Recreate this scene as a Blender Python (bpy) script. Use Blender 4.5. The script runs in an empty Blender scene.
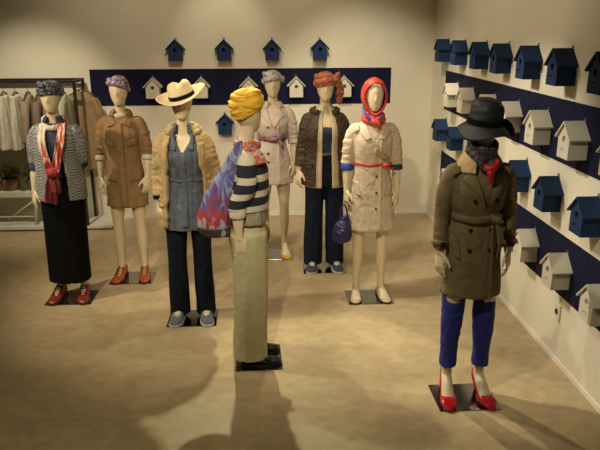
import bpy, bmesh, math, random
from mathutils import Vector as V, Matrix, noise
from mathutils.bvhtree import BVHTree
random.seed(7)
S = bpy.context.scene
COL = S.collection
PI = math.pi

# ------------------------------------------------------------------ materials
MATS = {}
def principled(name):
    m = bpy.data.materials.new(name); m.use_nodes = True
    nt = m.node_tree; b = nt.nodes['Principled BSDF']
    return m, nt, b
def N(nt, t, **kw):
    n = nt.nodes.new(t)
    for k, v in kw.items(): setattr(n, k, v)
    return n
def ramp(nt, stops, const=False):
    r = N(nt, 'ShaderNodeValToRGB'); cr = r.color_ramp
    if const: cr.interpolation = 'CONSTANT'
    while len(cr.elements) < len(stops): cr.elements.new(0.5)
    for e, (p, c) in zip(cr.elements, stops): e.position = p; e.color = (*c, 1)
    return r
def bump(nt, b, src, strength, dist=0.004):
    bp = N(nt, 'ShaderNodeBump'); bp.inputs['Strength'].default_value = strength; bp.inputs['Distance'].default_value = dist
    nt.links.new(src, bp.inputs['Height']); nt.links.new(bp.outputs[0], b.inputs['Normal'])
def coords(nt, scale=(1, 1, 1), rot=(0, 0, 0)):
    tc = N(nt, 'ShaderNodeTexCoord'); mp = N(nt, 'ShaderNodeMapping')
    mp.inputs['Scale'].default_value = scale; mp.inputs['Rotation'].default_value = rot
    nt.links.new(tc.outputs['Object'], mp.inputs[0]); return mp.outputs[0]
def shade(c, f): return tuple(max(0, min(1, x * f)) for x in c)
def mat(name, col, rough=0.8, var=0.12, scale=14, bstr=0.25, bscale=90, metal=0.0, spec=0.5, sheen=0.0):
    if name in MATS: return MATS[name]
    m, nt, b = principled(name)
    co = coords(nt)
    n = N(nt, 'ShaderNodeTexNoise'); n.inputs['Scale'].default_value = scale; n.inputs['Detail'].default_value = 4
    nt.links.new(co, n.inputs['Vector'])
    r = ramp(nt, [(0.3, shade(col, 1 - var)), (0.7, shade(col, 1 + var))])
    nt.links.new(n.outputs['Fac'], r.inputs[0]); nt.links.new(r.outputs[0], b.inputs['Base Color'])
    b.inputs['Roughness'].default_value = rough; b.inputs['Metallic'].default_value = metal
    b.inputs['Specular IOR Level'].default_value = spec
    if sheen: b.inputs['Sheen Weight'].default_value = sheen
    if bstr:
        n2 = N(nt, 'ShaderNodeTexNoise'); n2.inputs['Scale'].default_value = bscale; n2.inputs['Detail'].default_value = 3
        nt.links.new(co, n2.inputs['Vector']); bump(nt, b, n2.outputs['Fac'], bstr)
        if rough >= .75 and not metal:
            mp = N(nt, 'ShaderNodeMapping'); mp.inputs['Scale'].default_value = (1, 1, .7); mp.inputs['Rotation'].default_value = (.3, .5, 0); nt.links.new(co, mp.inputs[0])
            n3 = N(nt, 'ShaderNodeTexNoise'); n3.inputs['Scale'].default_value = 13; n3.inputs['Detail'].default_value = 4; n3.inputs['Distortion'].default_value = 1.4
            nt.links.new(mp.outputs[0], n3.inputs['Vector'])
            bp2 = N(nt, 'ShaderNodeBump'); bp2.inputs['Strength'].default_value = .55; bp2.inputs['Distance'].default_value = .016
            nt.links.new(n3.outputs['Fac'], bp2.inputs['Height']); bp1 = b.inputs['Normal'].links[0].from_node; nt.links.new(bp2.outputs[0], bp1.inputs['Normal'])
    MATS[name] = m; return m
def mat_print(name, cols, scale=18, stretch=(1, 1, 1), rough=0.6, detail=2, distort=1.5, const=True):
    if name in MATS: return MATS[name]
    m, nt, b = principled(name); co = coords(nt, stretch)
    n = N(nt, 'ShaderNodeTexNoise'); n.inputs['Scale'].default_value = scale; n.inputs['Detail'].default_value = detail
    n.inputs['Distortion'].default_value = distort
    nt.links.new(co, n.inputs['Vector'])
    k = len(cols); r = ramp(nt, [(0.3 + 0.4 * i / k if i else 0.0, c) for i, c in enumerate(cols)], const)
    nt.links.new(n.outputs['Fac'], r.inputs[0]); nt.links.new(r.outputs[0], b.inputs['Base Color'])
    b.inputs['Roughness'].default_value = rough
    MATS[name] = m; return m
def mat_stripes(name, a, c, stops, z0, z1, axis=2, rough=0.9):
    # hard horizontal stripes: list of heights at which the colour flips, starting with a
    m, nt, b = principled(name); tc = N(nt, 'ShaderNodeTexCoord'); sp = N(nt, 'ShaderNodeSeparateXYZ')
    mr = N(nt, 'ShaderNodeMapRange'); mr.inputs['From Min'].default_value = z0; mr.inputs['From Max'].default_value = z1
    nt.links.new(tc.outputs['Object'], sp.inputs[0]); nt.links.new(sp.outputs[axis], mr.inputs['Value'])
    st = [(0.0, a)] + [((z - z0) / (z1 - z0), (c if i % 2 == 0 else a)) for i, z in enumerate(stops)]
    r = ramp(nt, st, True); nt.links.new(mr.outputs[0], r.inputs[0]); nt.links.new(r.outputs[0], b.inputs['Base Color'])
    b.inputs['Roughness'].default_value = rough
    w = N(nt, 'ShaderNodeTexNoise'); w.inputs['Scale'].default_value = 160; nt.links.new(tc.outputs['Object'], w.inputs['Vector'])
    bump(nt, b, w.outputs['Fac'], 0.4)
    MATS[name] = m; return m

def mat_wall(name, col):
    m, nt, b = principled(name); co = coords(nt)
    n = N(nt, 'ShaderNodeTexNoise'); n.inputs['Scale'].default_value = 2.2; n.inputs['Detail'].default_value = 5
    nt.links.new(co, n.inputs['Vector'])
    r = ramp(nt, [(0.3, shade(col, 0.95)), (0.7, shade(col, 1.04))]); nt.links.new(n.outputs['Fac'], r.inputs[0])
    nt.links.new(r.outputs[0], b.inputs['Base Color']); b.inputs['Roughness'].default_value = 0.85
    n2 = N(nt, 'ShaderNodeTexNoise'); n2.inputs['Scale'].default_value = 60; nt.links.new(co, n2.inputs['Vector'])
    bump(nt, b, n2.outputs['Fac'], 0.08)
    return m
def mat_floor():
    m, nt, b = principled('polished_concrete')
    co = coords(nt, (0.75, 1.15, 1), (0, 0, 0.35))
    n = N(nt, 'ShaderNodeTexNoise'); n.inputs['Scale'].default_value = 1.5; n.inputs['Detail'].default_value = 9
    n.inputs['Roughness'].default_value = 0.66; n.inputs['Distortion'].default_value = 1.3
    nt.links.new(co, n.inputs['Vector'])
    r = ramp(nt, [(0.28, (0.37, 0.275, 0.148)), (0.5, (0.47, 0.36, 0.205)), (0.74, (0.56, 0.44, 0.265))])
    nt.links.new(n.outputs['Fac'], r.inputs[0])
    n2 = N(nt, 'ShaderNodeTexNoise'); n2.inputs['Scale'].default_value = 14; n2.inputs['Detail'].default_value = 8
    nt.links.new(co, n2.inputs['Vector'])
    r2 = ramp(nt, [(0.3, (0.80, 0.80, 0.80)), (0.7, (1.0, 1.0, 1.0))]); nt.links.new(n2.outputs['Fac'], r2.inputs[0])
    mx = N(nt, 'ShaderNodeMix', data_type='RGBA', blend_type='MULTIPLY'); mx.inputs[0].default_value = 1
    nt.links.new(r.outputs[0], mx.inputs[6]); nt.links.new(r2.outputs[0], mx.inputs[7])
    nt.links.new(mx.outputs[2], b.inputs['Base Color'])
    rr = N(nt, 'ShaderNodeMapRange'); rr.inputs['To Min'].default_value = 0.32; rr.inputs['To Max'].default_value = 0.55
    nt.links.new(n.outputs['Fac'], rr.inputs['Value']); nt.links.new(rr.outputs[0], b.inputs['Roughness'])
    b.inputs['Specular IOR Level'].default_value = 0.35
    bump(nt, b, n2.outputs['Fac'], 0.06)
    return m
def mat_knit():
    m, nt, b = principled('grey_white_knit'); co = coords(nt, (1, 1, 1))
    w = N(nt, 'ShaderNodeTexChecker'); w.inputs['Scale'].default_value = 90
    w.inputs['Color1'].default_value = (0.62, 0.60, 0.55, 1); w.inputs['Color2'].default_value = (0.075, 0.085, 0.10, 1)
    nt.links.new(co, w.inputs['Vector'])
    n = N(nt, 'ShaderNodeTexNoise'); n.inputs['Scale'].default_value = 60; nt.links.new(co, n.inputs['Vector'])
    mx = N(nt, 'ShaderNodeMix', data_type='RGBA', blend_type='MULTIPLY'); mx.inputs[0].default_value = 0.6
    nt.links.new(w.outputs[0], mx.inputs[6]); nt.links.new(n.outputs['Fac'], mx.inputs[7])
    nt.links.new(mx.outputs[2], b.inputs['Base Color']); b.inputs['Roughness'].default_value = 0.95
    bump(nt, b, w.outputs['Fac'], 0.5)
    return m

# ------------------------------------------------------------------ mesh helpers
def tag(o, label=None, cat=None, group=None, kind=None):
    if label: o['label'] = label
    if cat: o['category'] = cat
    if group: o['group'] = group
    if kind: o['kind'] = kind
    return o
def empty(name, loc, rz=0):
    o = bpy.data.objects.new(name, None); COL.objects.link(o); o.empty_display_size = 0.1
    o.location = loc; o.rotation_euler = (0, 0, rz); return o
def to_mesh(bm, mods=()):
    # turn a bmesh into a mesh, with modifiers applied
    me = bpy.data.meshes.new('m'); bmesh.ops.recalc_face_normals(bm, faces=bm.faces); bm.to_mesh(me); bm.free()
    if not mods: return me
    o = bpy.data.objects.new('tmp', me); COL.objects.link(o)
    for t, kw in mods:
        md = o.modifiers.new(t, t)
        for k, v in kw.items(): setattr(md, k, v)
    dg = bpy.context.evaluated_depsgraph_get(); dg.update()
    r = bpy.data.meshes.new_from_object(o.evaluated_get(dg))
    bpy.data.objects.remove(o); bpy.data.meshes.remove(me); return r
def link(name, me, m, parent=None, smooth=True):
    me.name = name
    o = bpy.data.objects.new(name, me); COL.objects.link(o)
    me.materials.clear()
    if m: me.materials.append(m)
    if smooth:
        for p in me.polygons: p.use_smooth = True
    if parent: o.parent = parent
    return o
def obj(name, bm, m, parent=None, smooth=True, mods=()): return link(name, to_mesh(bm, mods), m, parent, smooth)
def box(bm, x0, x1, y0, y1, z0, z1, M=None):
    r = bmesh.ops.create_cube(bm, size=1); vs = r['verts']
    for v in vs:
        v.co = V((x0 + (v.co.x + .5) * (x1 - x0), y0 + (v.co.y + .5) * (y1 - y0), z0 + (v.co.z + .5) * (z1 - z0)))
        if M: v.co = M @ v.co
    return vs
def ringpts(cx, cy, z, rx, ry, n, p=2.0):
    out = []
    for i in range(n):
        a = 2 * PI * i / n; s, c = math.sin(a), -math.cos(a)
        f = (abs(s) ** p + abs(c) ** p) ** (-1 / p)
        out.append(V((cx + rx * s * f, cy + ry * c * f, z)))
    return out
def skin(bm, rows, cap=True, closed=True):
    vr = [[bm.verts.new(p) for p in r] for r in rows]
    n = len(rows[0])
    for a, b in zip(vr, vr[1:]):
        for i in range(n if closed else n - 1):
            j = (i + 1) % n
            bm.faces.new((a[i], a[j], b[j], b[i]))
    if cap and closed:
        bm.faces.new(vr[0][::-1]); bm.faces.new(vr[-1])
    return vr
def spline(pts, k):
    # Catmull-Rom through tuples
    out = []
    n = len(pts)
    for i in range(n - 1):
        p0, p1, p2, p3 = pts[max(i - 1, 0)], pts[i], pts[i + 1], pts[min(i + 2, n - 1)]
        for j in range(k):
            t = j / k
            out.append(tuple(0.5 * (2 * b + (c - a) * t + (2 * a - 5 * b + 4 * c - d) * t * t + (3 * b - a - 3 * c + d) * t ** 3)
                             for a, b, c, d in zip(p0, p1, p2, p3)))
    out.append(tuple(pts[-1])); return out
def loft(bm, rings, n=40, k=5, cap=True):
    # rings: (z, rx, ry, cx, cy)
    rings = [tuple(list(r) + [0] * (5 - len(r))) for r in rings]
    rows = [ringpts(r[3], r[4], r[0], max(r[1], .002), max(r[2], .002), n, 2.15) for r in spline(rings, k)]
    return skin(bm, rows, cap)
def tube(bm, pts, n=14, k=4, ref=(0, 1, 0), cap=True, squash=1.0):
    # pts: (x,y,z,r[,r2]); r along side (ref x tangent), r2 along the other axis
    pts = [tuple(p) if len(p) == 5 else (*p, p[3] * squash) for p in pts]
    sp = spline(pts, k); rows = []; ref = V(ref)
    for i, p in enumerate(sp):
        a = V(sp[max(i - 1, 0)][:3]); b = V(sp[min(i + 1, len(sp) - 1)][:3]); t = (b - a)
        t = t.normalized() if t.length > 1e-9 else V((0, 0, 1))
        s = ref.cross(t)
        s = s.normalized() if s.length > 1e-4 else V((1, 0, 0))
        u = t.cross(s).normalized()
        rows.append([V(p[:3]) + s * (math.cos(2 * PI * j / n) * p[3]) + u * (math.sin(2 * PI * j / n) * p[4]) for j in range(n)])
    skin(bm, rows, cap)
def loop_tube(bm, pts, r, n=10, r2=None, up=(0, 0, 1)):
    # closed loop of points, elliptical section: r across (radial), r2 along up
    r2 = r2 or r; m = len(pts); up = V(up); rows = []
    for i in range(m):
        t = (V(pts[(i + 1) % m]) - V(pts[i - 1])).normalized(); s = t.cross(up).normalized(); u = s.cross(t)
        rows.append([V(pts[i]) + s * (math.cos(2 * PI * j / n) * r) + u * (math.sin(2 * PI * j / n) * r2) for j in range(n)])
    vr = [[bm.verts.new(p) for p in q] for q in rows]
    for i in range(m):
        for j in range(n):
            bm.faces.new((vr[i][j], vr[i][(j + 1) % n], vr[(i + 1) % m][(j + 1) % n], vr[(i + 1) % m][j]))
def shell(rings, gap, t, n=56, k=5):
    # open-fronted sheet with thickness; rings (z,rx,ry,cx,cy), gap half-angle (or function of z) at the front
    bm = bmesh.new(); rings = [tuple(list(r) + [0] * (5 - len(r))) for r in rings]; rows = []
    for r in spline(rings, k):
        g = gap(r[0]) if callable(gap) else gap
        gl, gr = g if isinstance(g, tuple) else (g, g)
        row = []
        for i in range(n + 1):
            a = gr + (2 * PI - gl - gr) * i / n; s, c = math.sin(a), -math.cos(a)
            row.append(V((r[3] + r[1] * s, r[4] + r[2] * c, r[0])))
        rows.append(row)
    skin(bm, rows, False, False)
    return to_mesh(bm, [('SOLIDIFY', dict(thickness=t, offset=0))])
def add_mesh(bm, me): bm.from_mesh(me); bpy.data.meshes.remove(me)
def fuse(bm, vox=0.008, smooth=4, folds=None):
    me = to_mesh(bm, [('REMESH', dict(mode='VOXEL', voxel_size=vox)), ('SMOOTH', dict(factor=0.5, iterations=smooth))])
    if folds:
        nv = [v.normal.copy() for v in me.vertices]
        for v, nn in zip(me.vertices, nv):
            d = 0
            for (sx, sz, amp, off) in folds:
                q = noise.noise(V((v.co.x * sx + off, v.co.y * sx, v.co.z * sz + off)))
                if off >= 200 and (abs(v.co.x) < .165 or v.co.z > 1.36): continue
                d += -amp * max(0, 1 - abs(q) * 3.2) ** 1.5 if 100 <= off < 200 else amp * q
            v.co += nn * d
        me.update()
    return me
FOLD = [(16, 4, .0035, 0), (9, 20, .002, 5), (9, 14, .0022, 101), (14, 5, .0022, 120)]
FOLD_S = FOLD + [(8, 48, .009, 201)]
LONG = [(24, 1.6, .006, 2), (10, 5, .003, 7), (13, 1.5, .005, 103)]
CRUMP = [(16, 6, .006, 1), (8, 40, .008, 202), (12, 22, .003, 5), (13, 24, .004, 104), (24, 40, .003, 108)]
def bvh_of(o):
    me = o.data
    return BVHTree.FromPolygons([v.co for v in me.vertices], [p.vertices for p in me.polygons])
def hit(bv, x, z, d=(0, 1, 0)):
    d = V(d); o = V((x, 0, z)) - d * 1.0 if abs(d.y) > .5 else V((0, x, z)) - d * 1.0
    p, n, i, dist = bv.ray_cast(o, d)
    if p is None:
        p, n, i, dist = bv.find_nearest(o + d * .85)
    return p, n
def patch(name, bv, quad, m, parent, thick=.006, nx=8, nz=10, d=(0, 1, 0), lift=0.001):
    # quad (x,z) corners a,b,c,d laid on the garment's surface as a solid piece of cloth
    bm = bmesh.new(); a, b, c, e = [V((q[0], q[1])) for q in quad]; rows = []; top = []
    D = V(d)
    for j in range(nz + 1):
        r = []
        for i in range(nx + 1):
            u, v = i / nx, j / nz
            q = (a * (1 - u) + b * u) * (1 - v) + (e * (1 - u) + c * u) * v
            p, n = hit(bv, q.x, q.y, d); r.append(p - D * (lift + thick))
        rows.append(r)
    skin(bm, rows, False, False)
    return obj(name, bm, m, parent, True, [('SOLIDIFY', dict(thickness=thick + .004, offset=-1 if False else 0))])
def button(bv, x, z, m, parent, r=.011, d=(0, 1, 0), name='button'):
    p, n = hit(bv, x, z, d); bm = bmesh.new(); q = V(d).to_track_quat('Z', 'Y').to_matrix().to_4x4()
    bmesh.ops.create_cone(bm, cap_ends=True, segments=16, radius1=r * .8, radius2=r, depth=.008, matrix=Matrix.Translation(p - V(d) * .004) @ q)
    return obj(name, bm, m, parent, False)
def slope(rings):
    return [(q[0], q[1] * (1 if q[0] < 1.31 else .95 if q[0] < 1.36 else .88), *q[2:]) for q in rings]
def interp(rings, z):
    rs = sorted([tuple(list(r) + [0] * (5 - len(r))) for r in rings])
    for a, b in zip(rs, rs[1:]):
        if a[0] <= z <= b[0]:
            t = (z - a[0]) / (b[0] - a[0]); return tuple(p + (q - p) * t for p, q in zip(a, b))
    return rs[-1]
def belt(name, rings, z, h, m, parent, off=.014, t=.012, tilt=0, extra=None):
    r = interp(rings, z); pts = ringpts(r[3], r[4], z, r[1] + off, r[2] + off, 48, 2.15)
    pts = [V((p.x, p.y, p.z + tilt * p.x + .004 * math.sin(p.x * 40))) for p in pts]
    bm = bmesh.new(); loop_tube(bm, pts, t / 2, 8, h / 2)
    if extra: extra(bm, r)
    return obj(name, bm, m, parent)

# ------------------------------------------------------------------ palette
SKIN = mat('mannequin_cream', (0.70, 0.57, 0.36), .42, .04, 6, .03, 40)
STEEL = mat('polished_steel', (0.22, 0.22, 0.215), .12, .05, 5, 0, metal=1)
ROD = mat('rod_steel', (0.6, 0.6, 0.6), .2, .05, 5, 0, metal=1)
BLACK = mat('black_cloth', (0.004, 0.004, 0.0045), .9, .2, spec=.12)
BTN = mat('dark_button', (0.02, 0.016, 0.012), .35, .1, 20, 0)

# ------------------------------------------------------------------ the room
XR, YB = 1.951, 7.634
def struct(name, bm, m, smooth=False):
    o = obj(name, bm, m, None, smooth); o['kind'] = 'structure'; return o
WALL = mat_wall('warm_white_plaster', (0.74, 0.68, 0.53))
NAVY = mat('navy_wall_paint', (0.0105, 0.0115, 0.036), .75, .06, 5, .05, spec=.1)
TRIM = mat('white_skirting', (0.80, 0.76, 0.64), .5, .04, 5, 0)
bm = bmesh.new(); box(bm, -6, XR + .2, -2.0, YB + .2, -.1, 0); struct('floor', bm, mat_floor())
bm = bmesh.new(); box(bm, -6, XR + .2, YB, YB + .2, 0, 3.6); struct('wall_back', bm, WALL)
bm = bmesh.new(); box(bm, XR, XR + .2, -2.0, YB, 0, 3.6); struct('wall_right', bm, WALL)
bm = bmesh.new(); box(bm, -6, XR + .2, -2.0, YB + .2, 3.6, 3.7); struct('ceiling', bm, mat_wall('ceiling_paint', (0.55, 0.52, 0.45)))
bm = bmesh.new(); box(bm, -6, XR, YB - .008, YB, 0, .045); struct('baseboard_back', bm, TRIM)
bm = bmesh.new(); box(bm, XR - .008, XR, -2.0, YB - .008, 0, .035); struct('baseboard_right', bm, TRIM)
bm = bmesh.new(); box(bm, -1.94, 1.466, YB - .004, YB, 1.328, 1.733); struct('trim_1', bm, NAVY)
bm = bmesh.new(); box(bm, XR - .004, XR, -2.0, 7.065, 1.328, 1.733); struct('trim_2', bm, NAVY)
bm = bmesh.new(); box(bm, XR - .004, XR, -2.0, 7.065, .47, .873); struct('trim_3', bm, NAVY)

# ------------------------------------------------------------------ birdhouses
def house_meshes(mb, mr, mk):
    # front faces -y, back on y=0; w .15, depth .126
    w, D, hb, ha = .075, .124, .118, .205
    bm = bmesh.new()
    fr = [(-w, 0), (w, 0), (w, hb), (0, ha), (-w, hb)]
    vs = [bm.verts.new((x, -D, z)) for x, z in fr]; bk = [bm.verts.new((x, 0, z)) for x, z in fr]
    es = [bm.edges.new((vs[i], vs[(i + 1) % 5])) for i in range(5)]
    hn = 20; hc = .118; hr = .021
    hv = [bm.verts.new((hr * math.cos(2 * PI * i / hn), -D, hc + hr * math.sin(2 * PI * i / hn))) for i in range(hn)]
    hi = [bm.verts.new((v.co.x, -D + .09, v.co.z)) for v in hv]
    es += [bm.edges.new((hv[i], hv[(i + 1) % hn])) for i in range(hn)]
    bmesh.ops.triangle_fill(bm, edges=es, use_beauty=True)
    for f in list(bm.faces):
        c = f.calc_center_median()
        if (c.x ** 2 + (c.z - hc) ** 2) < (hr * .9) ** 2: bm.faces.remove(f)
    for i in range(hn): bm.faces.new((hv[i], hv[(i + 1) % hn], hi[(i + 1) % hn], hi[i]))
    bm.faces.new(hi); bm.faces.new(bk[::-1])
    for i in range(5): bm.faces.new((vs[i], vs[(i + 1) % 5], bk[(i + 1) % 5], bk[i]))
    body = to_mesh(bm); body.name = 'body'; body.materials.append(mb)
    bm = bmesh.new(); t = .010
    prof = [(-.104, hb - .004), (0, ha + .012), (.104, hb - .004), (.104 - .004, hb - .004 - t), (0, ha + .012 - t * 1.35), (-.104 + .004, hb - .004 - t)]
    a = [bm.verts.new((x, -D - .012, z + .012)) for x, z in prof]; b = [bm.verts.new((x, 0, z + .012)) for x, z in prof]
    for q in ((0, 1, 4, 5), (1, 2, 3, 4)):
        bm.faces.new([a[i] for i in q]); bm.faces.new([b[i] for i in q][::-1])
    for i in range(6): bm.faces.new((a[i], a[(i + 1) % 6], b[(i + 1) % 6], b[i]))
    roof = to_mesh(bm); roof.name = 'roof'; roof.materials.append(mr)
    bm = bmesh.new()
    pts = [(.010 * math.cos(2 * PI * i / 14), -.004, ha + .030 + .010 * math.sin(2 * PI * i / 14)) for i in range(14)]
    loop_tube(bm, pts, .0025, 6, up=(0, 1, 0)); hook = to_mesh(bm); hook.name = 'hook'; hook.materials.append(mk)
    bm = bmesh.new()
    bmesh.ops.create_cone(bm, cap_ends=True, segments=8, radius1=.004, radius2=.004, depth=.02, matrix=Matrix.Translation((0, -D - .009, .062)) @ Matrix.Rotation(PI / 2, 4, 'X'))
    perch = to_mesh(bm); perch.name = 'perch'; perch.materials.append(mb)
    return body, roof, hook, perch
BLUE = mat('blue_house_paint', (0.014, 0.034, 0.092), .65, .10, 12, .08, spec=.15)
WHITE = mat('white_house_paint', (0.66, 0.61, 0.47), .6, .06, 12, .08)
BRASS = mat('hook_metal', (0.3, 0.27, 0.2), .4, .1, 8, 0, metal=1)
PROTO = {'blue': house_meshes(BLUE, BLUE, BRASS), 'white': house_meshes(WHITE, WHITE, BRASS)}
ORD = ['first', 'second', 'third', 'fourth', 'fifth', 'sixth', 'seventh', 'eighth']
protoobj = {}
def birdhouse(kind, loc, rz, label, group):
    if kind not in protoobj:
        r = empty('birdhouse', loc, rz)
        ch = [link(me.name, me, me.materials[0], r, False) for me in PROTO[kind]]
        protoobj[kind] = (r, ch)
    else:
        r0, ch0 = protoobj[kind]; r = r0.copy(); COL.objects.link(r); r.location = loc; r.rotation_euler = (0, 0, rz)
        for c in ch0:
            d = c.copy(); COL.objects.link(d); d.parent = r
    tag(r, label, 'birdhouse', group); return r
for i, x in enumerate((-.965, -.43, .104, .64)):
    birdhouse('blue', (x, YB, 1.825), 0, '%s blue birdhouse from the left in the top row on the back wall' % ORD[i], 'blue birdhouses along the top of the back wall')
wl = ['white birdhouse on the back wall band, left of the straw hat', 'white birdhouse on the back wall band, touching the straw hat brim at its right',
      'white birdhouse on the back wall, its roof peeking over the yellow turban', 'white birdhouse on the back wall between the grey headwrap and the orange turban',
      'white birdhouse on the back wall half hidden by the orange turban']
for i, x in enumerate((-1.235, -.70, -.165, .372, .92)):
    birdhouse('white', (x, YB, 1.418), 0, wl[i], 'white birdhouses on the back wall band')
birdhouse('blue', (-.449, YB, 1.005), 0, 'low blue birdhouse on the back wall between the parka and the yellow turban', 'low blue birdhouses on the back wall')
def rightrow(kind, ys, z, rowname, group, names=None):
    for i, y in enumerate(ys):
        lab = names[i] if names else '%s birdhouse from the room corner in the %s' % (ORD[i], rowname)
        birdhouse(kind, (XR, y + .075, z), -PI / 2, lab, group)
rightrow('blue', (6.95, 6.357, 5.738, 5.199, 4.629, 4.091, 3.53), 1.828, '', 'top row of blue birdhouses on the right wall',
         ['%s blue birdhouse from the corner in the top row on the right wall' % o for o in ORD[:6]] + ['blue birdhouse cut by the photo edge in the top row on the right wall'])
rightrow('white', (6.527, 6.026, 5.42, 4.886, 4.352, 3.818, 3.284), 1.41, '', 'white birdhouses on the upper right-wall band',
         ['white birdhouse nearest the corner on the upper navy band of the right wall', 'second white birdhouse from the corner on the upper right-wall band',
          'white birdhouse peeking out left behind the black hat crown', 'white birdhouse just right of the black hat crown',
          'white birdhouse with its round hole in view, second right of the black hat', 'large white birdhouse third right of the black hat on the upper band',
          'white birdhouse cut by the photo edge on the upper right-wall band'])
rightrow('blue', (6.87, 6.308, 4.63, 4.088, 3.543), 1.008, '', 'lower row of blue birdhouses on the right wall',
         ['lit blue birdhouse near the corner at the left of the black hat', 'bright blue birdhouse touching the black hat brim from behind',
          'dark blue birdhouse half hidden by the trench coat sleeve', 'dark blue birdhouse right of the trench coat, between the two navy bands',
          'large blue birdhouse at the photo edge between the two navy bands'])
rightrow('white', (6.45, 4.36, 3.836, 3.30), .556, '', 'white birdhouses on the lower right-wall band',
         ['sliver of white birdhouse behind the left trench coat shoulder', 'white birdhouse behind the trench coat hand on the lower band',
          'white birdhouse right of the hand on the lower navy band', 'white birdhouse lowest at the photo edge on the lower navy band'])
# wall outlet
r = tag(empty('wall_outlet', (XR, 3.95, .348)), 'small pale wall outlet low on the right wall under the navy band', 'outlet')
bm = bmesh.new(); box(bm, -.010, 0, -.042, .042, -.058, .058); bmesh.ops.bevel(bm, geom=bm.edges[:], offset=.003, segments=2, affect='EDGES'); obj('cover_plate', bm, TRIM, r, False)
bm = bmesh.new(); bmesh.ops.create_cone(bm, cap_ends=True, segments=20, radius1=.02, radius2=.02, depth=.006, matrix=Matrix.Translation((-.0115, 0, .005)) @ Matrix.Rotation(PI / 2, 4, 'Y'))
obj('socket', bm, mat('socket_dark', (.05, .04, .035), .5, .1, 20, 0), r, False)

# ------------------------------------------------------------------ mannequins
def finger(bm, base, d, n, L, r, curl):
    p = V(base); pts = [(*(p - d * .025), r)]; a = 0
    dd = d.copy()
    ax = d.cross(n).normalized()
    for i, f in enumerate((.42, .32, .26)):
        pts.append((*p, r * (1 - .1 * i)))
        dd = Matrix.Rotation(curl, 3, ax) @ dd; p = p + dd * (L * f)
    pts.append((*p, r * .62))
    tube(bm, pts, 8, 3, ref=n)
def hand(bm, W, d, s, turn=.7, curl=.22):
    # W wrist, d pointing direction, s = side (-1/+1)
    d = V(d).normalized(); w = V((s * math.sin(turn) * -1, -math.cos(turn), 0)); w = (w - d * w.dot(d)).normalized()   # towards thumb side
    n = V((-s * math.cos(turn), math.sin(turn) * .9, 0)); n = (n - d * n.dot(d) - w * n.dot(w)).normalized()       # palm normal (towards body)
    W = V(W); rows = []
    for t, hw, th in ((-.03, .022, .021), (0, .023, .019), (.03, .032, .016), (.065, .038, .014), (.092, .036, .011), (.10, .03, .006)):
        c = W + d * t; rows.append([c + w * (math.cos(2 * PI * j / 16) * hw) + n * (math.sin(2 * PI * j / 16) * th) for j in range(16)])
    skin(bm, rows)
    for k, (o, L) in enumerate(((.029, .073), (.010, .083), (-.010, .076), (-.028, .058))):
        dd = (d + w * (o * 2.6)).normalized()
        finger(bm, W + d * .09 + w * o, dd, n, L, .0082, curl * (1 + .22 * k))
    td = (d * .75 + w * .62 + n * .25).normalized()
    p0 = W + d * .02 + w * .022
    tube(bm, [(*p0, .013), (*(p0 + td * .035), .0125), (*(p0 + td * .06 + d * .006), .010), (*(p0 + td * .075 + d * .02), .0065)], 8, 3, ref=n)
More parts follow.
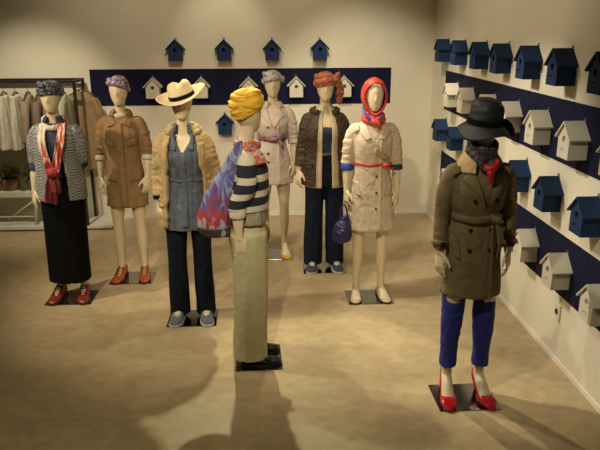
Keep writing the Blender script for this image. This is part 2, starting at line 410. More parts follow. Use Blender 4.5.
def body_mesh(arms, heel=.03, footx=.10, head_tilt=0.0, toe_out=.12, headturn=0):
    HR = Matrix.Rotation(headturn, 3, 'Z')
    bm = bmesh.new()
    loft(bm, [(.80, .10, .085, 0, .01), (.86, .146, .10, 0, .012), (.93, .150, .102, 0, .012), (1.02, .130, .09, 0, .005), (1.11, .115, .083, 0, 0), (1.20, .125, .09, 0, -.003),
              (1.29, .132, .098, 0, -.012), (1.36, .128, .085, 0, .0), (1.405, .118, .066, 0, .01), (1.435, .09, .055, 0, .012), (1.47, .056, .048, 0, .01)], 40)
    tube(bm, [(0, .012, 1.44, .056), (0, .006, 1.50, .047), (0, -.004, 1.56, .045), (0, -.008, 1.62, .046)], 18)
    # egg-shaped faceless head with a soft chin, brow and nose ridge
    rows = []
    for z, rx, ry, cy in ((1.553, .012, .014, -.058), (1.562, .030, .036, -.052), (1.59, .050, .062, -.034), (1.63, .066, .083, -.018), (1.67, .0745, .094, -.010),
                          (1.71, .076, .098, -.006), (1.745, .068, .090, -.004), (1.77, .050, .068, -.002), (1.783, .026, .036, 0), (1.786, .008, .01, 0)):
        ring = ringpts(head_tilt * (z - 1.55), cy, z, rx, ry, 32)
        rows.append([HR @ p for p in ring])
    skin(bm, rows)
    tube(bm, [(*(HR @ V((0, y, z))), q) for y, z, q in ((-.098, 1.690, .006), (-.103, 1.655, .008), (-.099, 1.635, .009))], 8)
    for s in (-1, 1):
        fx = s * footx
        tube(bm, [(s * .070, .01, .93, .078, .094), (s * .082, .005, .84, .076, .088), (s * .092, 0, .68, .066, .073), (s * .096, -.004, .54, .048, .051), (s * .097, -.002, .48, .045, .048),
                  (s * .098, .010, .38, .048, .052), (s * .099, .014, .28, .040, .043), (fx, .018, .17 + heel * .3, .029, .032), (fx, .02, .085 + heel, .030, .035), (fx, .024, .04 + heel, .030, .034)], 20, 4)
        to = s * toe_out
        f = lambda y: fx + to * (.03 - y) * 1.0
        tube(bm, [(f(.055), .055, heel + .030, .022, .026), (f(.03), .03, heel + .038, .030, .040), (f(-.02), -.02, heel * .62 + .040, .033, .040), (f(-.07), -.07, heel * .25 + .030, .038, .030),
                  (f(-.115), -.115, .020 + heel * .02, .042, .018), (f(-.15), -.15, .016, .036, .013), (f(-.172), -.172, .013, .022, .009)], 16, 4, ref=(0, 0, 1))
        A = arms[s]; E, W = V(A['e']), V(A['w'])
        tube(bm, [(s * .09, .008, 1.395, .036), (s * .135, .008, 1.385, .040), (s * .162, .008, 1.345, .039), (s * .174, .01, 1.27, .037), (*E, .035), (*(E * .55 + W * .45), .036), (*(E * .12 + W * .88), .025), (*(W + (W - E).normalized() * .015), .023)], 16, 4)
        hand(bm, W, A.get('d', (W - E).normalized() + V((0, -.12, -.25))), s, A.get('turn', .7), A.get('curl', .22))
    return fuse(bm, .0055, 3)
def ARM(s, ex=.218, ey=.02, ez=1.15, wx=.238, wy=-.02, wz=.925, **k): return dict(e=(s * (ex - .026), ey, ez), w=(s * (wx - .026), wy, wz), **k)
def sleeve(bm, s, A, end, r=(.068, .062, .052, .048), start=.11):
    r = tuple(q * .86 for q in r)
    # tube round the arm, end = fraction along shoulder(0)-elbow(1)-wrist(2)
    E, W = V(A['e']), V(A['w']); pts = [(s * min(start, .095), .008, 1.412, r[0] * .86), (s * .145, .008, 1.400, r[0] * .95), (s * .174, .010, 1.325, r[1]), (s * .180, .010, 1.27, r[1])]
    M1 = V((s * .180, .010, 1.27))
    if end <= 1:
        P = M1.lerp(E, max(end - .5, .2) / .5); pts += [(*P, r[2])]
    else:
        pts += [(*E, r[2])]; P = E.lerp(W, end - 1); pts += [(*(E.lerp(P, .55)), (r[2] + r[3]) / 2), (*P, r[3])]
    tube(bm, pts, 20, 5); return P
def armpoint(s, A, f):
    E, W = V(A['e']), V(A['w']); M1 = V((s * .180, .010, 1.27))
    return (M1.lerp(E, (f - .5) / .5), (E - M1).normalized()) if f <= 1 else (E.lerp(W, f - 1), (W - E).normalized())
def cuff(name, s, A, f, r, h, m, parent):
    r *= .92
    p, t = armpoint(s, A, f); bm = bmesh.new(); a = p - t * h / 2; b = p + t * h / 2
    tube(bm, [(*(a - t * .001), r * .9), (*a, r), (*p, r * 1.06), (*b, r), (*(b + t * .001), r * .86)], 20, 3)
    return obj(name, bm, m, parent)
def plate(root, w=.38, d=.30, cy=-.03):
    bm = bmesh.new(); box(bm, -w / 2, w / 2, cy - d / 2, cy + d / 2, 0, .006); bmesh.ops.bevel(bm, geom=bm.edges[:], offset=.0015, segments=1, affect='EDGES')
    obj('base_plate', bm, STEEL, root, False)
def rod(root, x, top=.34):
    bm = bmesh.new(); tube(bm, [(x, .06, .006, .005), (x, .06, .2, .005), (x * .98, .05, top, .005)], 8, 2); obj('support_rod', bm, ROD, root)
def trousers(m, root, top, hem, rt, rk, rh, xh=.10, waist=None, ry=1.08, folds=LONG, name='trousers'):
    bm = bmesh.new()
    w = waist or (.15, .105)
    loft(bm, [(.80, .12, .10, 0, .01), (.87, w[0] + .025, w[1] + .015, 0, .012), (.95, w[0] + .02, w[1] + .01, 0, .01), (top, w[0] * .9, w[1] * .92, 0, .002)], 40)
    for s in (-1, 1):
        tube(bm, [(s * .078, .01, .93, rt, rt * 1.12), (s * .088, .006, .80, rt, rt * 1.08), (s * .096, .002, .52, rk, rk * ry), (s * xh, .014, hem + .12, rh, rh * ry), (s * xh, .014, hem, rh * 1.02, rh * 1.02 * ry)], 24, 6)
    return link(name, fuse(bm, .008, 4, folds), m, root)
def shoe(root, s, footx, heel, m, style, sole_m, toe_out=.12):
    f = lambda y: s * footx + s * toe_out * (.03 - y)
    bm = bmesh.new()
    if style == 'pump':
        prof = [(.068, heel + .012, .018, heel + .070), (.055, heel, .030, heel + .075), (.03, heel - .004, .037, heel + .052), (-.02, heel * .60, .040, heel * .62 + .038), (-.07, heel * .22, .046, heel * .25 + .040),
                (-.105, .006, .051, .058), (-.135, .006, .049, .053), (-.165, .006, .038, .040), (-.186, .006, .022, .028), (-.196, .008, .008, .018)]
    elif style == 'flat':
        prof = [(.064, heel - .02, .018, heel + .040), (.05, heel - .026, .032, heel + .048), (0, heel * .5 - .012, .036, heel * .5 + .03), (-.06, .007, .041, .030),
                (-.105, .006, .046, .034), (-.145, .006, .043, .036), (-.172, .006, .030, .030), (-.186, .008, .012, .020)]
    else:
        prof = [(.075, .018, .022, heel + .070), (.06, .010, .036, heel + .085), (.025, .010, .040, heel + .090), (-.02, .010, .042, heel * .7 + .085), (-.07, .010, .046, heel * .3 + .066),
                (-.115, .010, .050, .050), (-.15, .010, .046, .044), (-.178, .010, .032, .036), (-.192, .012, .012, .024)]
    rows = []
    for y, zb, hw, zt in spline(prof, 4):
        r = []
        for j in range(20):
            a = 2 * PI * j / 20; c, q = math.cos(a), math.sin(a)
            r.append(V((f(y) + hw * math.copysign(abs(c) ** .75, c), y, (zb + zt) / 2 + (zt - zb) / 2 * math.copysign(abs(q) ** .8, q))))
        rows.append(r)
    skin(bm, rows)
    sh = obj('shoe', bm, m, root)
    bm = bmesh.new()
    if style == 'pump':
        tube(bm, [(f(.05), .052, .006, .008), (f(.05), .055, heel * .6, .011), (f(.05), .05, heel + .006, .026)], 12, 3)
        obj('heel', bm, m, sh)
        bm = bmesh.new()
    t = .012 if style == 'flat' else .014
    if style != 'pump':
        rows = []
        for y, zb, hw, zt in spline([(p[0] + (.004 if i == 0 else (-.004 if i == len(prof) - 1 else 0)), 0, p[2] + .004, 0) for i, p in enumerate(prof)], 3):
            rows.append([V((f(y) - hw, y, .006)), V((f(y) + hw, y, .006)), V((f(y) + hw, y, .006 + t)), V((f(y) - hw, y, .006 + t))])
        skin(bm, rows); obj('sole', bm, sole_m, sh, False)
    if style == 'lace':
        bm = bmesh.new()
        for k in range(4):
            y = -.035 - k * .02; z = heel * .5 + .095 - k * .011
            tube(bm, [(f(y) - .028, y, z - .014, .0035), (f(y), y - .004, z, .0035), (f(y) + .028, y, z - .014, .0035)], 6, 3)
        obj('laces', bm, sole_m, sh)
    return sh
def turban(root, m, bands, cap=(.088, .108, .060, 1.735), knot=None, name='headwrap', folds=None, cx=0, cy=-.002, vox=.005, turn=0, up=0):
    bm = bmesh.new()
    rx, ry, rz, zc = cap
    bmesh.ops.create_uvsphere(bm, u_segments=28, v_segments=16, radius=1, matrix=Matrix.Translation((cx, cy, zc)) @ Matrix.Diagonal((rx, ry, rz, 1)))
    for (z, bx, by, r, r2, tx, ty) in bands:
        pts = [V((p.x, p.y, z + tx * p.x + ty * p.y + .004 * math.sin(3 * math.atan2(p.x, p.y)))) for p in ringpts(cx, cy, z, bx, by, 40)]
        loop_tube(bm, pts, r, 10, r2)
    if knot:
        for kt in knot: tube(bm, kt, 10, 3)
    for v in bm.verts: v.co.z += up
    if turn: bmesh.ops.rotate(bm, verts=bm.verts[:], cent=(0, 0, 0), matrix=Matrix.Rotation(turn, 3, 'Z'))
    return link(name, fuse(bm, vox, 2, folds or [(18, 50, .004, 3)]), m, root)
def collar(root, m, r0=.072, z0=1.455, h=.055, spread=.04, gap=.42, cy=.008, name='collar', t=.008):
    me = shell([(z0, r0, r0 * .95, 0, cy), (z0 + h, r0 * .92, r0 * .9, 0, cy + .002), (z0 + h * .95, r0 + .012, r0 + .010, 0, cy), (z0 + h * .2, r0 + spread, r0 * .95 + spread * .8, 0, cy)], gap, t, 40, 4)
    return link(name, me, m, root)
def ribbon(bm, path, w, t=.006, k=6, pleat=.006, npl=3, nrm=(0, -1, 0)):
    # hanging strip of cloth; path of (x,y,z,width factor)
    sp = spline([p if len(p) == 4 else (*p, 1) for p in path], k); n = 14; top = []; bot = []
    for i, p in enumerate(sp):
        a = V(sp[max(i - 1, 0)][:3]); b = V(sp[min(i + 1, len(sp) - 1)][:3]); tg = (b - a).normalized()
        s = tg.cross(V(nrm)); s = s.normalized() if s.length > .05 else V((1, 0, 0)); u = s.cross(tg).normalized()
        row1 = []; row2 = []
        for j in range(n + 1):
            q = j / n - .5; d = pleat * math.sin(q * 2 * PI * npl + i * .12)
            c = V(p[:3]) + s * (q * w * p[3]) + u * d
            row1.append(c + u * t / 2); row2.append(c - u * t / 2)
        top.append(row1 + row2[::-1])
    skin(bm, top)

def person(name, loc, label, arms, heel=.03, footx=.10, rz=0, head_tilt=0, toe_out=.12, headturn=0):
    root = tag(empty(name, (loc[0], loc[1], 0), rz), label, 'mannequin', 'dressed shop mannequins')
    b = link('body', body_mesh(arms, heel, footx, head_tilt, toe_out, headturn), SKIN, root)
    for v in b.data.vertices: v.co.z += .006
    return root

COAT = dict(trench=[(.69, .180, .140, 0, .01), (.78, .176, .136, 0, .01), (.92, .164, .128, 0, .01), (1.05, .150, .116, 0, .005), (1.16, .130, .102, 0, 0), (1.24, .146, .112, 0, -.004),
                    (1.32, .158, .122, 0, -.010), (1.40, .168, .105, 0, 0), (1.445, .150, .085, 0, .008), (1.475, .098, .07, 0, .01), (1.487, .06, .055, 0, .01)])
def coat(rings, arms, ends, m, root, radii=(.068, .062, .053, .048), folds=FOLD, name='coat', vox=.008):
    bm = bmesh.new(); loft(bm, slope(rings), 48, 5)
    for s in (-1, 1): sleeve(bm, s, arms[s], ends[s], radii)
    return link(name, fuse(bm, vox, 4, folds), m, root)
def open_coat(rings, gap, t, arms, ends, m, root, radii=(.068, .062, .053, .048), folds=FOLD, name='jacket', vox=.0075):
    bm = bmesh.new(); add_mesh(bm, shell(slope(rings), gap, t))
    for s in (-1, 1): sleeve(bm, s, arms[s], ends[s], radii, .14)
    return link(name, fuse(bm, vox, 3, folds), m, root)
def lapels(bv, m, root, depth=1.27, wide=.10, top=1.47, cx=0.0, name='lapel'):
    for s in (-1, 1):
        patch(name, bv, [(cx + s * .012, depth), (cx + s * (wide * .55), depth + .07), (cx + s * wide, top - .075), (cx + s * .062, top)], m, root, .006, 8, 12)

# ---- M1: knit cardigan, long black skirt, red and cream scarf, patterned headwrap (far left)
def build_cardigan_figure():
    a = {-1: ARM(-1, .215, .02, 1.15, .232, -.02, .93), 1: ARM(1, .205, .05, 1.15, .086, .10, 1.04)}
    root = person('mannequin', (-1.645, 5.25), 'faceless mannequin in grey knit cardigan, red scarf and long black skirt', a, .03, .098)
    plate(root); rod(root, -.098, .3)
    KN = mat_knit(); DEN = mat('dark_denim', (.028, .04, .075), .85, .25, 30)
    bm = bmesh.new(); loft(bm, [(.165, .170, .150, 0, .0), (.3, .168, .148), (.6, .168, .145, 0, .005), (.85, .172, .138, 0, .01), (.98, .158, .118, 0, .005), (1.06, .12, .09)], 48)
    link('skirt', fuse(bm, .009, 4, LONG), BLACK, root)
    bm = bmesh.new(); loft(bm, [(1.0, .135, .098), (1.11, .124, .094), (1.29, .148, .116, 0, -.012), (1.38, .155, .098), (1.44, .135, .078, 0, .01), (1.478, .072, .062, 0, .01)], 40)
    for s in (-1, 1): sleeve(bm, s, a[s], 1.12, (.056, .052, .045, .042))
    sh = link('shirt', fuse(bm, .008, 3, FOLD), DEN, root)
    collar(root, DEN, .062, 1.468, .05, .03, .5, name='shirt_collar')
    rings = [(.865, .196, .150, 0, .012), (1.0, .190, .145, 0, .012), (1.15, .172, .134, 0, .006), (1.3, .166, .132, 0, -.006), (1.39, .172, .112, 0, 0), (1.44, .152, .088, 0, .008), (1.482, .088, .068, 0, .012)]
    open_coat(rings, lambda z: (.30, .48), .012, a, {-1: .95, 1: .95}, KN, root, (.068, .066, .062, .058), [(18, 3, .010, 0), (12, 14, .005, 5)], 'cardigan')
    for s in (-1, 1): cuff('sleeve_cuff', s, a[s], 1.13, .050, .05, DEN, root)
    SC, nt, bs = principled('red_cream_scarf'); tc = N(nt, 'ShaderNodeTexCoord'); sp = N(nt, 'ShaderNodeSeparateXYZ'); nz = N(nt, 'ShaderNodeTexNoise'); mp = N(nt, 'ShaderNodeMapping')
    mp.inputs['Scale'].default_value = (2.2, 1, .5); nz.inputs['Scale'].default_value = 9; nz.inputs['Detail'].default_value = 2
    nt.links.new(tc.outputs['Object'], mp.inputs[0]); nt.links.new(mp.outputs[0], nz.inputs[0]); nt.links.new(tc.outputs['Object'], sp.inputs[0])
    ma = N(nt, 'ShaderNodeMath', operation='MULTIPLY_ADD'); ma.inputs[1].default_value = .9; ma.inputs[2].default_value = 0
    mx = N(nt, 'ShaderNodeMath', operation='MULTIPLY_ADD'); mx.inputs[1].default_value = -1.6; nt.links.new(sp.outputs[0], mx.inputs[0]); nt.links.new(sp.outputs[2], mx.inputs[2])
    nt.links.new(nz.outputs['Fac'], ma.inputs[0]); nt.links.new(mx.outputs[0], ma.inputs[2])
    mr = N(nt, 'ShaderNodeMapRange'); mr.inputs['From Min'].default_value = 1.42; mr.inputs['From Max'].default_value = 2.16; nt.links.new(ma.outputs[0], mr.inputs['Value'])
    rp = ramp(nt, [(0, (.14, .012, .012)), (.14, (.32, .06, .05)), (.2, (.20, .015, .015)), (.30, (.50, .03, .025)), (.44, (.62, .54, .40)), (.50, (.50, .03, .025)), (.60, (.56, .47, .32)), (.72, (.68, .62, .48)), (.84, (.46, .40, .30)), (.9, (.70, .64, .50))])
    nt.links.new(mr.outputs[0], rp.inputs[0]); nt.links.new(rp.outputs[0], bs.inputs['Base Color']); bs.inputs['Roughness'].default_value = .8
    bm = bmesh.new()
    pts = [V((p.x, p.y - .004, p.z + (.03 if p.y > 0 else -.03 * abs(p.y) / .07))) for p in ringpts(0, .0, 1.475, .074, .076, 40)]
    loop_tube(bm, pts, .018, 10, .026)
    ribbon(bm, [(-.068, -.04, 1.475), (-.068, -.125, 1.38), (-.05, -.160, 1.26), (-.015, -.165, 1.14), (0, -.168, 1.10, .8)], .060, .016, 6, .006, 2)
    ribbon(bm, [(.075, -.04, 1.475), (.08, -.125, 1.38), (.055, -.162, 1.25), (.03, -.172, 1.13), (.015, -.175, 1.10, .8)], .062, .016, 6, .006, 2)
    tube(bm, [(-.035, -.175, 1.12, .02), (.005, -.195, 1.11, .038), (.045, -.178, 1.105, .022)], 12)
    ribbon(bm, [(0, -.18, 1.10, .7), (-.02, -.176, 1.02), (-.03, -.172, .93, 1.2), (-.045, -.17, .86, 1.3)], .085, .010, 6, .008, 3)
    ribbon(bm, [(.01, -.18, 1.10, .7), (.02, -.180, 1.02), (.015, -.176, .95, 1.1)], .065, .010, 6, .008, 3)
    link('scarf', fuse(bm, .0055, 2, [(30, 10, .005, 1)]), SC, root)
    HW = mat_print('navy_white_print', [(.012, .016, .03), (.03, .04, .065), (.015, .02, .035), (.26, .26, .24), (.02, .026, .045)], 26, (1, 1, 1.4), .6)
    turban(root, HW, [(1.722, .084, .104, .018, .024, .1, -.16), (1.755, .076, .094, .018, .024, -.2, -.2), (1.70, .082, .102, .012, .018, 0, -.1)],
           (.084, .102, .058, 1.745), [[(-.05, -.085, 1.76, .014), (-.015, -.108, 1.775, .024), (.02, -.105, 1.765, .02), (.05, -.09, 1.74, .012)]])
    OX = mat('red_leather', (.19, .02, .010), .35, .2, 30, .05)
    for s in (-1, 1): shoe(root, s, .098, .03, OX, 'lace', mat('dark_sole', (.03, .016, .01), .6, .1))
build_cardigan_figure()

# ---- M2: khaki coat, bare legs, orange shoes
def build_khaki_figure():
    a = {-1: ARM(-1, .222, .015, 1.15, .232, -.02, .935, turn=.5), 1: ARM(1, .225, .02, 1.15, .215, -.03, .94, turn=.8)}
    root = person('mannequin', (-1.215, 5.68), 'faceless mannequin in brown khaki coat with bare legs and orange lace shoes', a, .03, .10)
    plate(root); rod(root, -.10)
    KH = mat('khaki_cotton', (.25, .148, .062), .85, .12)
    CUF = mat('pale_cuff_lining', (.62, .58, .48), .85, .08)
    rings = [(.685, .182, .138, 0, .01), (.8, .176, .134, 0, .01), (.92, .166, .128, 0, .01), (1.05, .150, .118, 0, .005), (1.15, .144, .112, 0, 0), (1.24, .150, .116, 0, -.005), (1.32, .162, .122, 0, -.010),
             (1.40, .172, .106, 0, 0), (1.445, .152, .085, 0, .008), (1.475, .10, .07, 0, .01), (1.487, .06, .055, 0, .01)]
    c = coat(rings, a, {-1: 1.15, 1: 1.15}, KH, root, (.070, .066, .060, .057), FOLD_S)
    bv = bvh_of(c)
    for s in (-1, 1): cuff('sleeve_cuff', s, a[s], 1.2, .052, .04, CUF, root)
    patch('front_placket', bv, [(-.03, .69), (.03, .69), (.025, 1.42), (-.03, 1.42)], KH, root, .006, 4, 24)
    for s in (-1, 1):
        patch('chest_flap', bv, [(s * .05, 1.22), (s * .135, 1.245), (s * .135, 1.285), (s * .05, 1.262)], KH, root, .006)
        patch('pocket_flap', bv, [(s * .06, .925), (s * .145, .93), (s * .145, .985), (s * .06, .98)], KH, root, .007)
        patch('collar_leaf', bv, [(s * .02, 1.415), (s * .095, 1.385), (s * .098, 1.43), (s * .055, 1.468)], KH, root, .008)
    for z in (1.36, 1.26, 1.16, 1.06, .96): button(bv, 0, z, BTN, root, .008)
    collar(root, KH, .068, 1.462, .05, .032, .55)
    LT = mat('pale_grey_scarf', (.55, .50, .40), .85, .1)
    bm = bmesh.new(); loop_tube(bm, ringpts(0, -.004, 1.475, .058, .06, 32), .012, 8, .02); obj('neck_scarf', bm, LT, root)
    HW = mat_print('white_purple_print', [(.62, .56, .52), (.68, .63, .57), (.05, .03, .15), (.22, .05, .12), (.10, .10, .28), (.66, .62, .56)], 42, (1, 1, 1), .8)
    turban(root, HW, [(1.715, .082, .102, .015, .024, -.25, -.25), (1.745, .076, .096, .015, .022, -.2, -.25)], (.081, .10, .062, 1.742))
    OR = mat('orange_leather', (.40, .075, .014), .35, .2, 30, .05)
    for s in (-1, 1): shoe(root, s, .10, .03, OR, 'lace', mat('dark_sole', (.03, .016, .01), .6, .1))
build_khaki_figure()

# ---- M3: parka over denim tunic, fedora
def build_parka_figure():
    a = {-1: ARM(-1, .232, .03, 1.16, .225, -.03, .96), 1: ARM(1, .232, .03, 1.16, .225, -.03, .96)}
    root = person('mannequin', (-.585, 4.78), 'faceless mannequin in straw hat, tan parka, denim tunic and dark wide trousers', a, .03, .10)
    plate(root); rod(root, -.10, .3)
    DK = mat('dark_indigo', (.006, .008, .014), .9, .25, spec=.12)
    trousers(DK, root, 1.0, .035, .088, .072, .078, .102, (.145, .10))
    DEN = mat('washed_denim', (.078, .092, .118), .85, .22, 22)
    rings = [(.745, .172, .135, 0, .0), (.85, .166, .130, 0, .003), (.98, .146, .116, 0, .003), (1.12, .124, .102, 0, 0), (1.20, .138, .11, 0, -.006), (1.30, .152, .122, 0, -.012), (1.38, .158, .10, 0, 0), (1.44, .14, .08, 0, .008), (1.48, .072, .062, 0, .01)]
    bm = bmesh.new(); add_mesh(bm, shell(slope(rings), lambda z: .012 + max(0, z - 1.33) * 4.2, .014)); t = link('tunic', fuse(bm, .0075, 3, [(30, 1.6, .008, 3), (18, 1.2, .012, 105), (12, 20, .003, 5)]), DEN, root); bv = bvh_of(t)
    belt('waist_tie', rings, 1.125, .022, DEN, root, .008, .010)
    patch('front_placket', bv, [(-.018, .78), (.018, .78), (.018, 1.335), (-.018, 1.335)], DEN, root, .004, 4, 24)
    for z in (1.31, 1.25, 1.19, 1.06): button(bv, 0, z, mat('pale_button', (.45, .43, .38), .4, .1, 20, 0), root, .007)
    collar(root, DEN, .062, 1.455, .060, .034, .62, name='shirt_collar')
    for s in (-1, 1): patch('collar_leaf', bv, [(s * .05, 1.345), (s * .075, 1.35), (s * .085, 1.455), (s * .035, 1.475)], DEN, root, .008, 6, 8)
    PK = mat('tan_parka', (.36, .255, .115), .85, .14)
    rings = [(.76, .222, .165, 0, .012), (.88, .220, .162, 0, .012), (1.02, .205, .150, 0, .010), (1.16, .196, .144, 0, .008), (1.3, .192, .144, 0, -.004), (1.39, .190, .122, 0, 0), (1.44, .168, .098, 0, .01), (1.48, .105, .082, 0, .016)]
    j = open_coat(rings, lambda z: (.62, .62) if z > 1.2 else (.66, .72), .014, a, {-1: 1.75, 1: 1.75}, PK, root, (.074, .072, .066, .056), CRUMP, 'parka')
    bv = bvh_of(j)
    bm = bmesh.new()
    for (r, zz, t, dx) in ((.110, 1.462, .030, 0), (.094, 1.485, .026, 0)):
        pts = []
        for i in range(34):
            q = .75 + (2 * PI - 1.5) * i / 33; pts.append((r * math.sin(q), .012 - (r * .92) * math.cos(q), zz + .015 * (-math.cos(q)) * -1 * .0 + .02 * (1 - math.cos(q)) * .5, t))
        tube(bm, pts, 12, 2, ref=(0, 0, 1))
    link('hood', fuse(bm, .007, 3, CRUMP), PK, root)
    for s in (-1, 1):
        patch('front_facing', bv, [(s * .115, .77), (s * .165, .77), (s * .150, 1.40), (s * .105, 1.40)], PK, root, .006, 5, 26)
        patch('pocket_flap', bv, [(s * .15, .93), (s * .20, .93), (s * .20, .985), (s * .15, .985)], PK, root, .008)
    for s in (-1, 1): cuff('sleeve_cuff', s, a[s], 1.74, .054, .035, PK, root); cuff('cuff_lining', s, a[s], 1.85, .047, .04, BLACK, root)
    # straw fedora, tilted up to the right
    ST = mat('straw', (.60, .47, .26), .8, .1, 60, .3, 220)
    hr = empty('hat', (0.005, -.006, 1.715)); hr.parent = root; hr.rotation_euler = (math.radians(8), math.radians(-15), 0)
    bm = bmesh.new(); rows = []
    for z, rx, ry in ((0, .092, .112), (.03, .091, .110), (.065, .086, .102), (.09, .080, .092), (.104, .07, .08), (.108, .05, .06), (.100, .03, .035), (.095, .01, .012)):
        r = ringpts(0, 0, z, rx, ry, 40)
        for p in r:
            if z > .05:
                p.z -= .022 * max(0, 1 - abs(p.x) / .035) * (z - .05) / .05
                if p.y < -.03: p.x *= 1 - .35 * (z - .05) / .055 * min(1, (-p.y - .03) / .05)
        rows.append(r)
    skin(bm, rows); crown = obj('crown', bm, ST, hr)
    bm = bmesh.new(); rows = []
    for q in range(9):
        f = q / 8; r = ringpts(0, 0, 0, .088 + f * .092, .106 + f * .090, 48)
        for p in r:
            p.z = -.002 + .012 * f * f + .03 * f * f * (abs(p.x) / .18) ** 2 - .018 * f * f * (1 if p.y < 0 else -.6) * (p.y / .19) ** 2
        rows.append(r)
    vr = skin(bm, rows, False); obj('brim', bm, ST, hr, True, [('SOLIDIFY', dict(thickness=.004, offset=0))])
    bm = bmesh.new(); rows = [ringpts(0, 0, z, rx, rx * 1.22, 40) for z, rx in ((.001, .092), (.002, .0955), (.028, .0945), (.029, .0905))]; skin(bm, rows, False); obj('hat_band', bm, BLACK, hr)
    SN = mat('grey_canvas', (.09, .10, .125), .7, .2, 30)
    for s in (-1, 1): shoe(root, s, .10, .02, SN, 'lace', mat('white_rubber', (.55, .52, .48), .5, .1))
build_parka_figure()

# ---- M4: striped sweater, cream wide trousers, yellow turban; turned to the right
def build_striped_figure():
    a = {-1: ARM(-1, .205, .075, 1.14, .205, .065, .93, turn=-.15, curl=.16), 1: ARM(1, .205, -.01, 1.15, .20, -.08, .94)}
    root = person('mannequin', (-.108, 4.08), 'mannequin in yellow turban, striped sweater and cream wide trousers, turned sideways', a, .035, .085, math.radians(92), 0, .04, .75)
    plate(root, .36, .315, -.04)
    CR = mat('cream_linen', (.44, .40, .235), .85, .07)
    trousers(CR, root, 1.02, .055, .108, .103, .105, .075, (.14, .112), 1.08, [(26, 1.2, .006, 2), (10, 5, .004, 7)])
    TP = mat('taupe_shirt', (.27, .235, .16), .85, .12)
    bm = bmesh.new(); loft(bm, [(.995, .170, .128, 0, .006), (1.04, .168, .126, 0, .004), (1.12, .152, .118)], 44); link('shirt_hem', fuse(bm, .008, 3, LONG), TP, root)
    A, B = (.60, .54, .40), (.014, .014, .028)
    SWT = mat_stripes('cream_navy_stripes', A, B, [1.128, 1.182, 1.222, 1.278, 1.322, 1.395], 1.0, 1.5)
    rings = [(1.082, .168, .125, 0, .004), (1.13, .170, .128, 0, .002), (1.20, .164, .126, 0, -.004), (1.30, .164, .124, 0, -.010), (1.39, .170, .104, 0, 0), (1.44, .150, .085, 0, .008), (1.475, .10, .07, 0, .01), (1.49, .064, .058, 0, .01)]
    coat(rings, a, {-1: 1.18, 1: 1.3}, SWT, root, (.074, .070, .062, .056), [(14, 6, .007, 0), (10, 20, .005, 5)], 'sweater')
    cuff('sleeve_cuff', -1, a[-1], 1.22, .053, .05, mat('cream_rib', A, .9, .06), root)
    cuff('sleeve_cuff', 1, a[1], 1.32, .053, .05, mat('cream_rib', A, .9, .06), root)
    OG = mat_print('orange_red_neckerchief', [(.42, .04, .015), (.52, .12, .04), (.45, .05, .02), (.55, .40, .28), (.10, .08, .22)], 20)
    bm = bmesh.new(); pts = [V((p.x, p.y, p.z - .3 * p.y * -.3)) for p in ringpts(0, .0, 1.488, .068, .070, 36)]
    loop_tube(bm, pts, .018, 10, .026)
    tube(bm, [(-.05, -.02, 1.50, .02), (-.088, -.01, 1.485, .026), (-.105, .01, 1.46, .016)], 10)
    ribbon(bm, [(-.085, -.03, 1.48, .6), (-.125, -.06, 1.44), (-.150, -.08, 1.39, 1.2)], .07, .010, 5, .005, 2, (-1, 0, .3))
    link('neckerchief', fuse(bm, .0055, 2), OG, root)
    YL = mat('yellow_jersey', (.72, .42, .03), .75, .12, 10)
    turban(root, YL, [(1.705, .080, .098, .020, .024, 0, -.30), (1.74, .080, .096, .022, .024, .1, -.26), (1.775, .068, .078, .020, .022, -.1, -.2), (1.675, .076, .094, .014, .018, 0, -.32)],
           (.086, .104, .064, 1.755), [[(.03, -.08, 1.80, .014), (.06, -.085, 1.80, .024), (.085, -.06, 1.785, .024), (.095, -.01, 1.77, .014)]], folds=[(16, 60, .005, 3), (9, 22, .008, 102)], turn=.6, up=.018)
    LF = mat('black_patent', (.008, .006, .006), .22, .2, 20, 0)
    for s in (-1, 1):
        sh = shoe(root, s, .085, .035, LF, 'lace2', mat('black_sole', (.012, .01, .01), .5, .1), .04)
    bm = bmesh.new(); tube(bm, [(-.128, .03, .055, .004), (-.132, .02, .062, .004), (-.132, .0, .062, .004), (-.128, -.01, .055, .004)], 6); obj('shoe_buckle', bm, ROD, root)
    # the shoulder bag, world placed behind her near shoulder
    b = tag(empty('shoulder_bag', (-.33, 4.02, .905)), 'blue and red printed scarf bag slung behind the striped sweater', 'bag')
    m, nt, bs = principled('silk_print'); tc = N(nt, 'ShaderNodeTexCoord'); sp = N(nt, 'ShaderNodeSeparateXYZ'); nz = N(nt, 'ShaderNodeTexNoise')
    nz.inputs['Scale'].default_value = 7; nz.inputs['Detail'].default_value = 3; nz.inputs['Distortion'].default_value = 1.8
    mp = N(nt, 'ShaderNodeMapping'); mp.inputs['Scale'].default_value = (2.4, 1.2, .8); mp.inputs['Rotation'].default_value = (0, .45, 0); nt.links.new(tc.outputs['Object'], mp.inputs[0])
    nt.links.new(mp.outputs[0], nz.inputs[0]); nt.links.new(tc.outputs['Object'], sp.inputs[0])
    ma = N(nt, 'ShaderNodeMath', operation='MULTIPLY_ADD'); ma.inputs[1].default_value = .62; nt.links.new(nz.outputs['Fac'], ma.inputs[0]); nt.links.new(sp.outputs[2], ma.inputs[2])
    rp = ramp(nt, [(0, (.04, .025, .02)), (.24, (.22, .03, .03)), (.33, (.30, .46, .56)), (.41, (.42, .035, .03)), (.50, (.30, .05, .07)), (.57, (.09, .10, .32)), (.66, (.34, .36, .62)), (.74, (.10, .10, .34)), (.83, (.44, .45, .66)), (.90, (.12, .11, .36))])
    nt.links.new(ma.outputs[0], rp.inputs[0]); nt.links.new(rp.outputs[0], bs.inputs['Base Color']); bs.inputs['Roughness'].default_value = .5
    bm = bmesh.new()
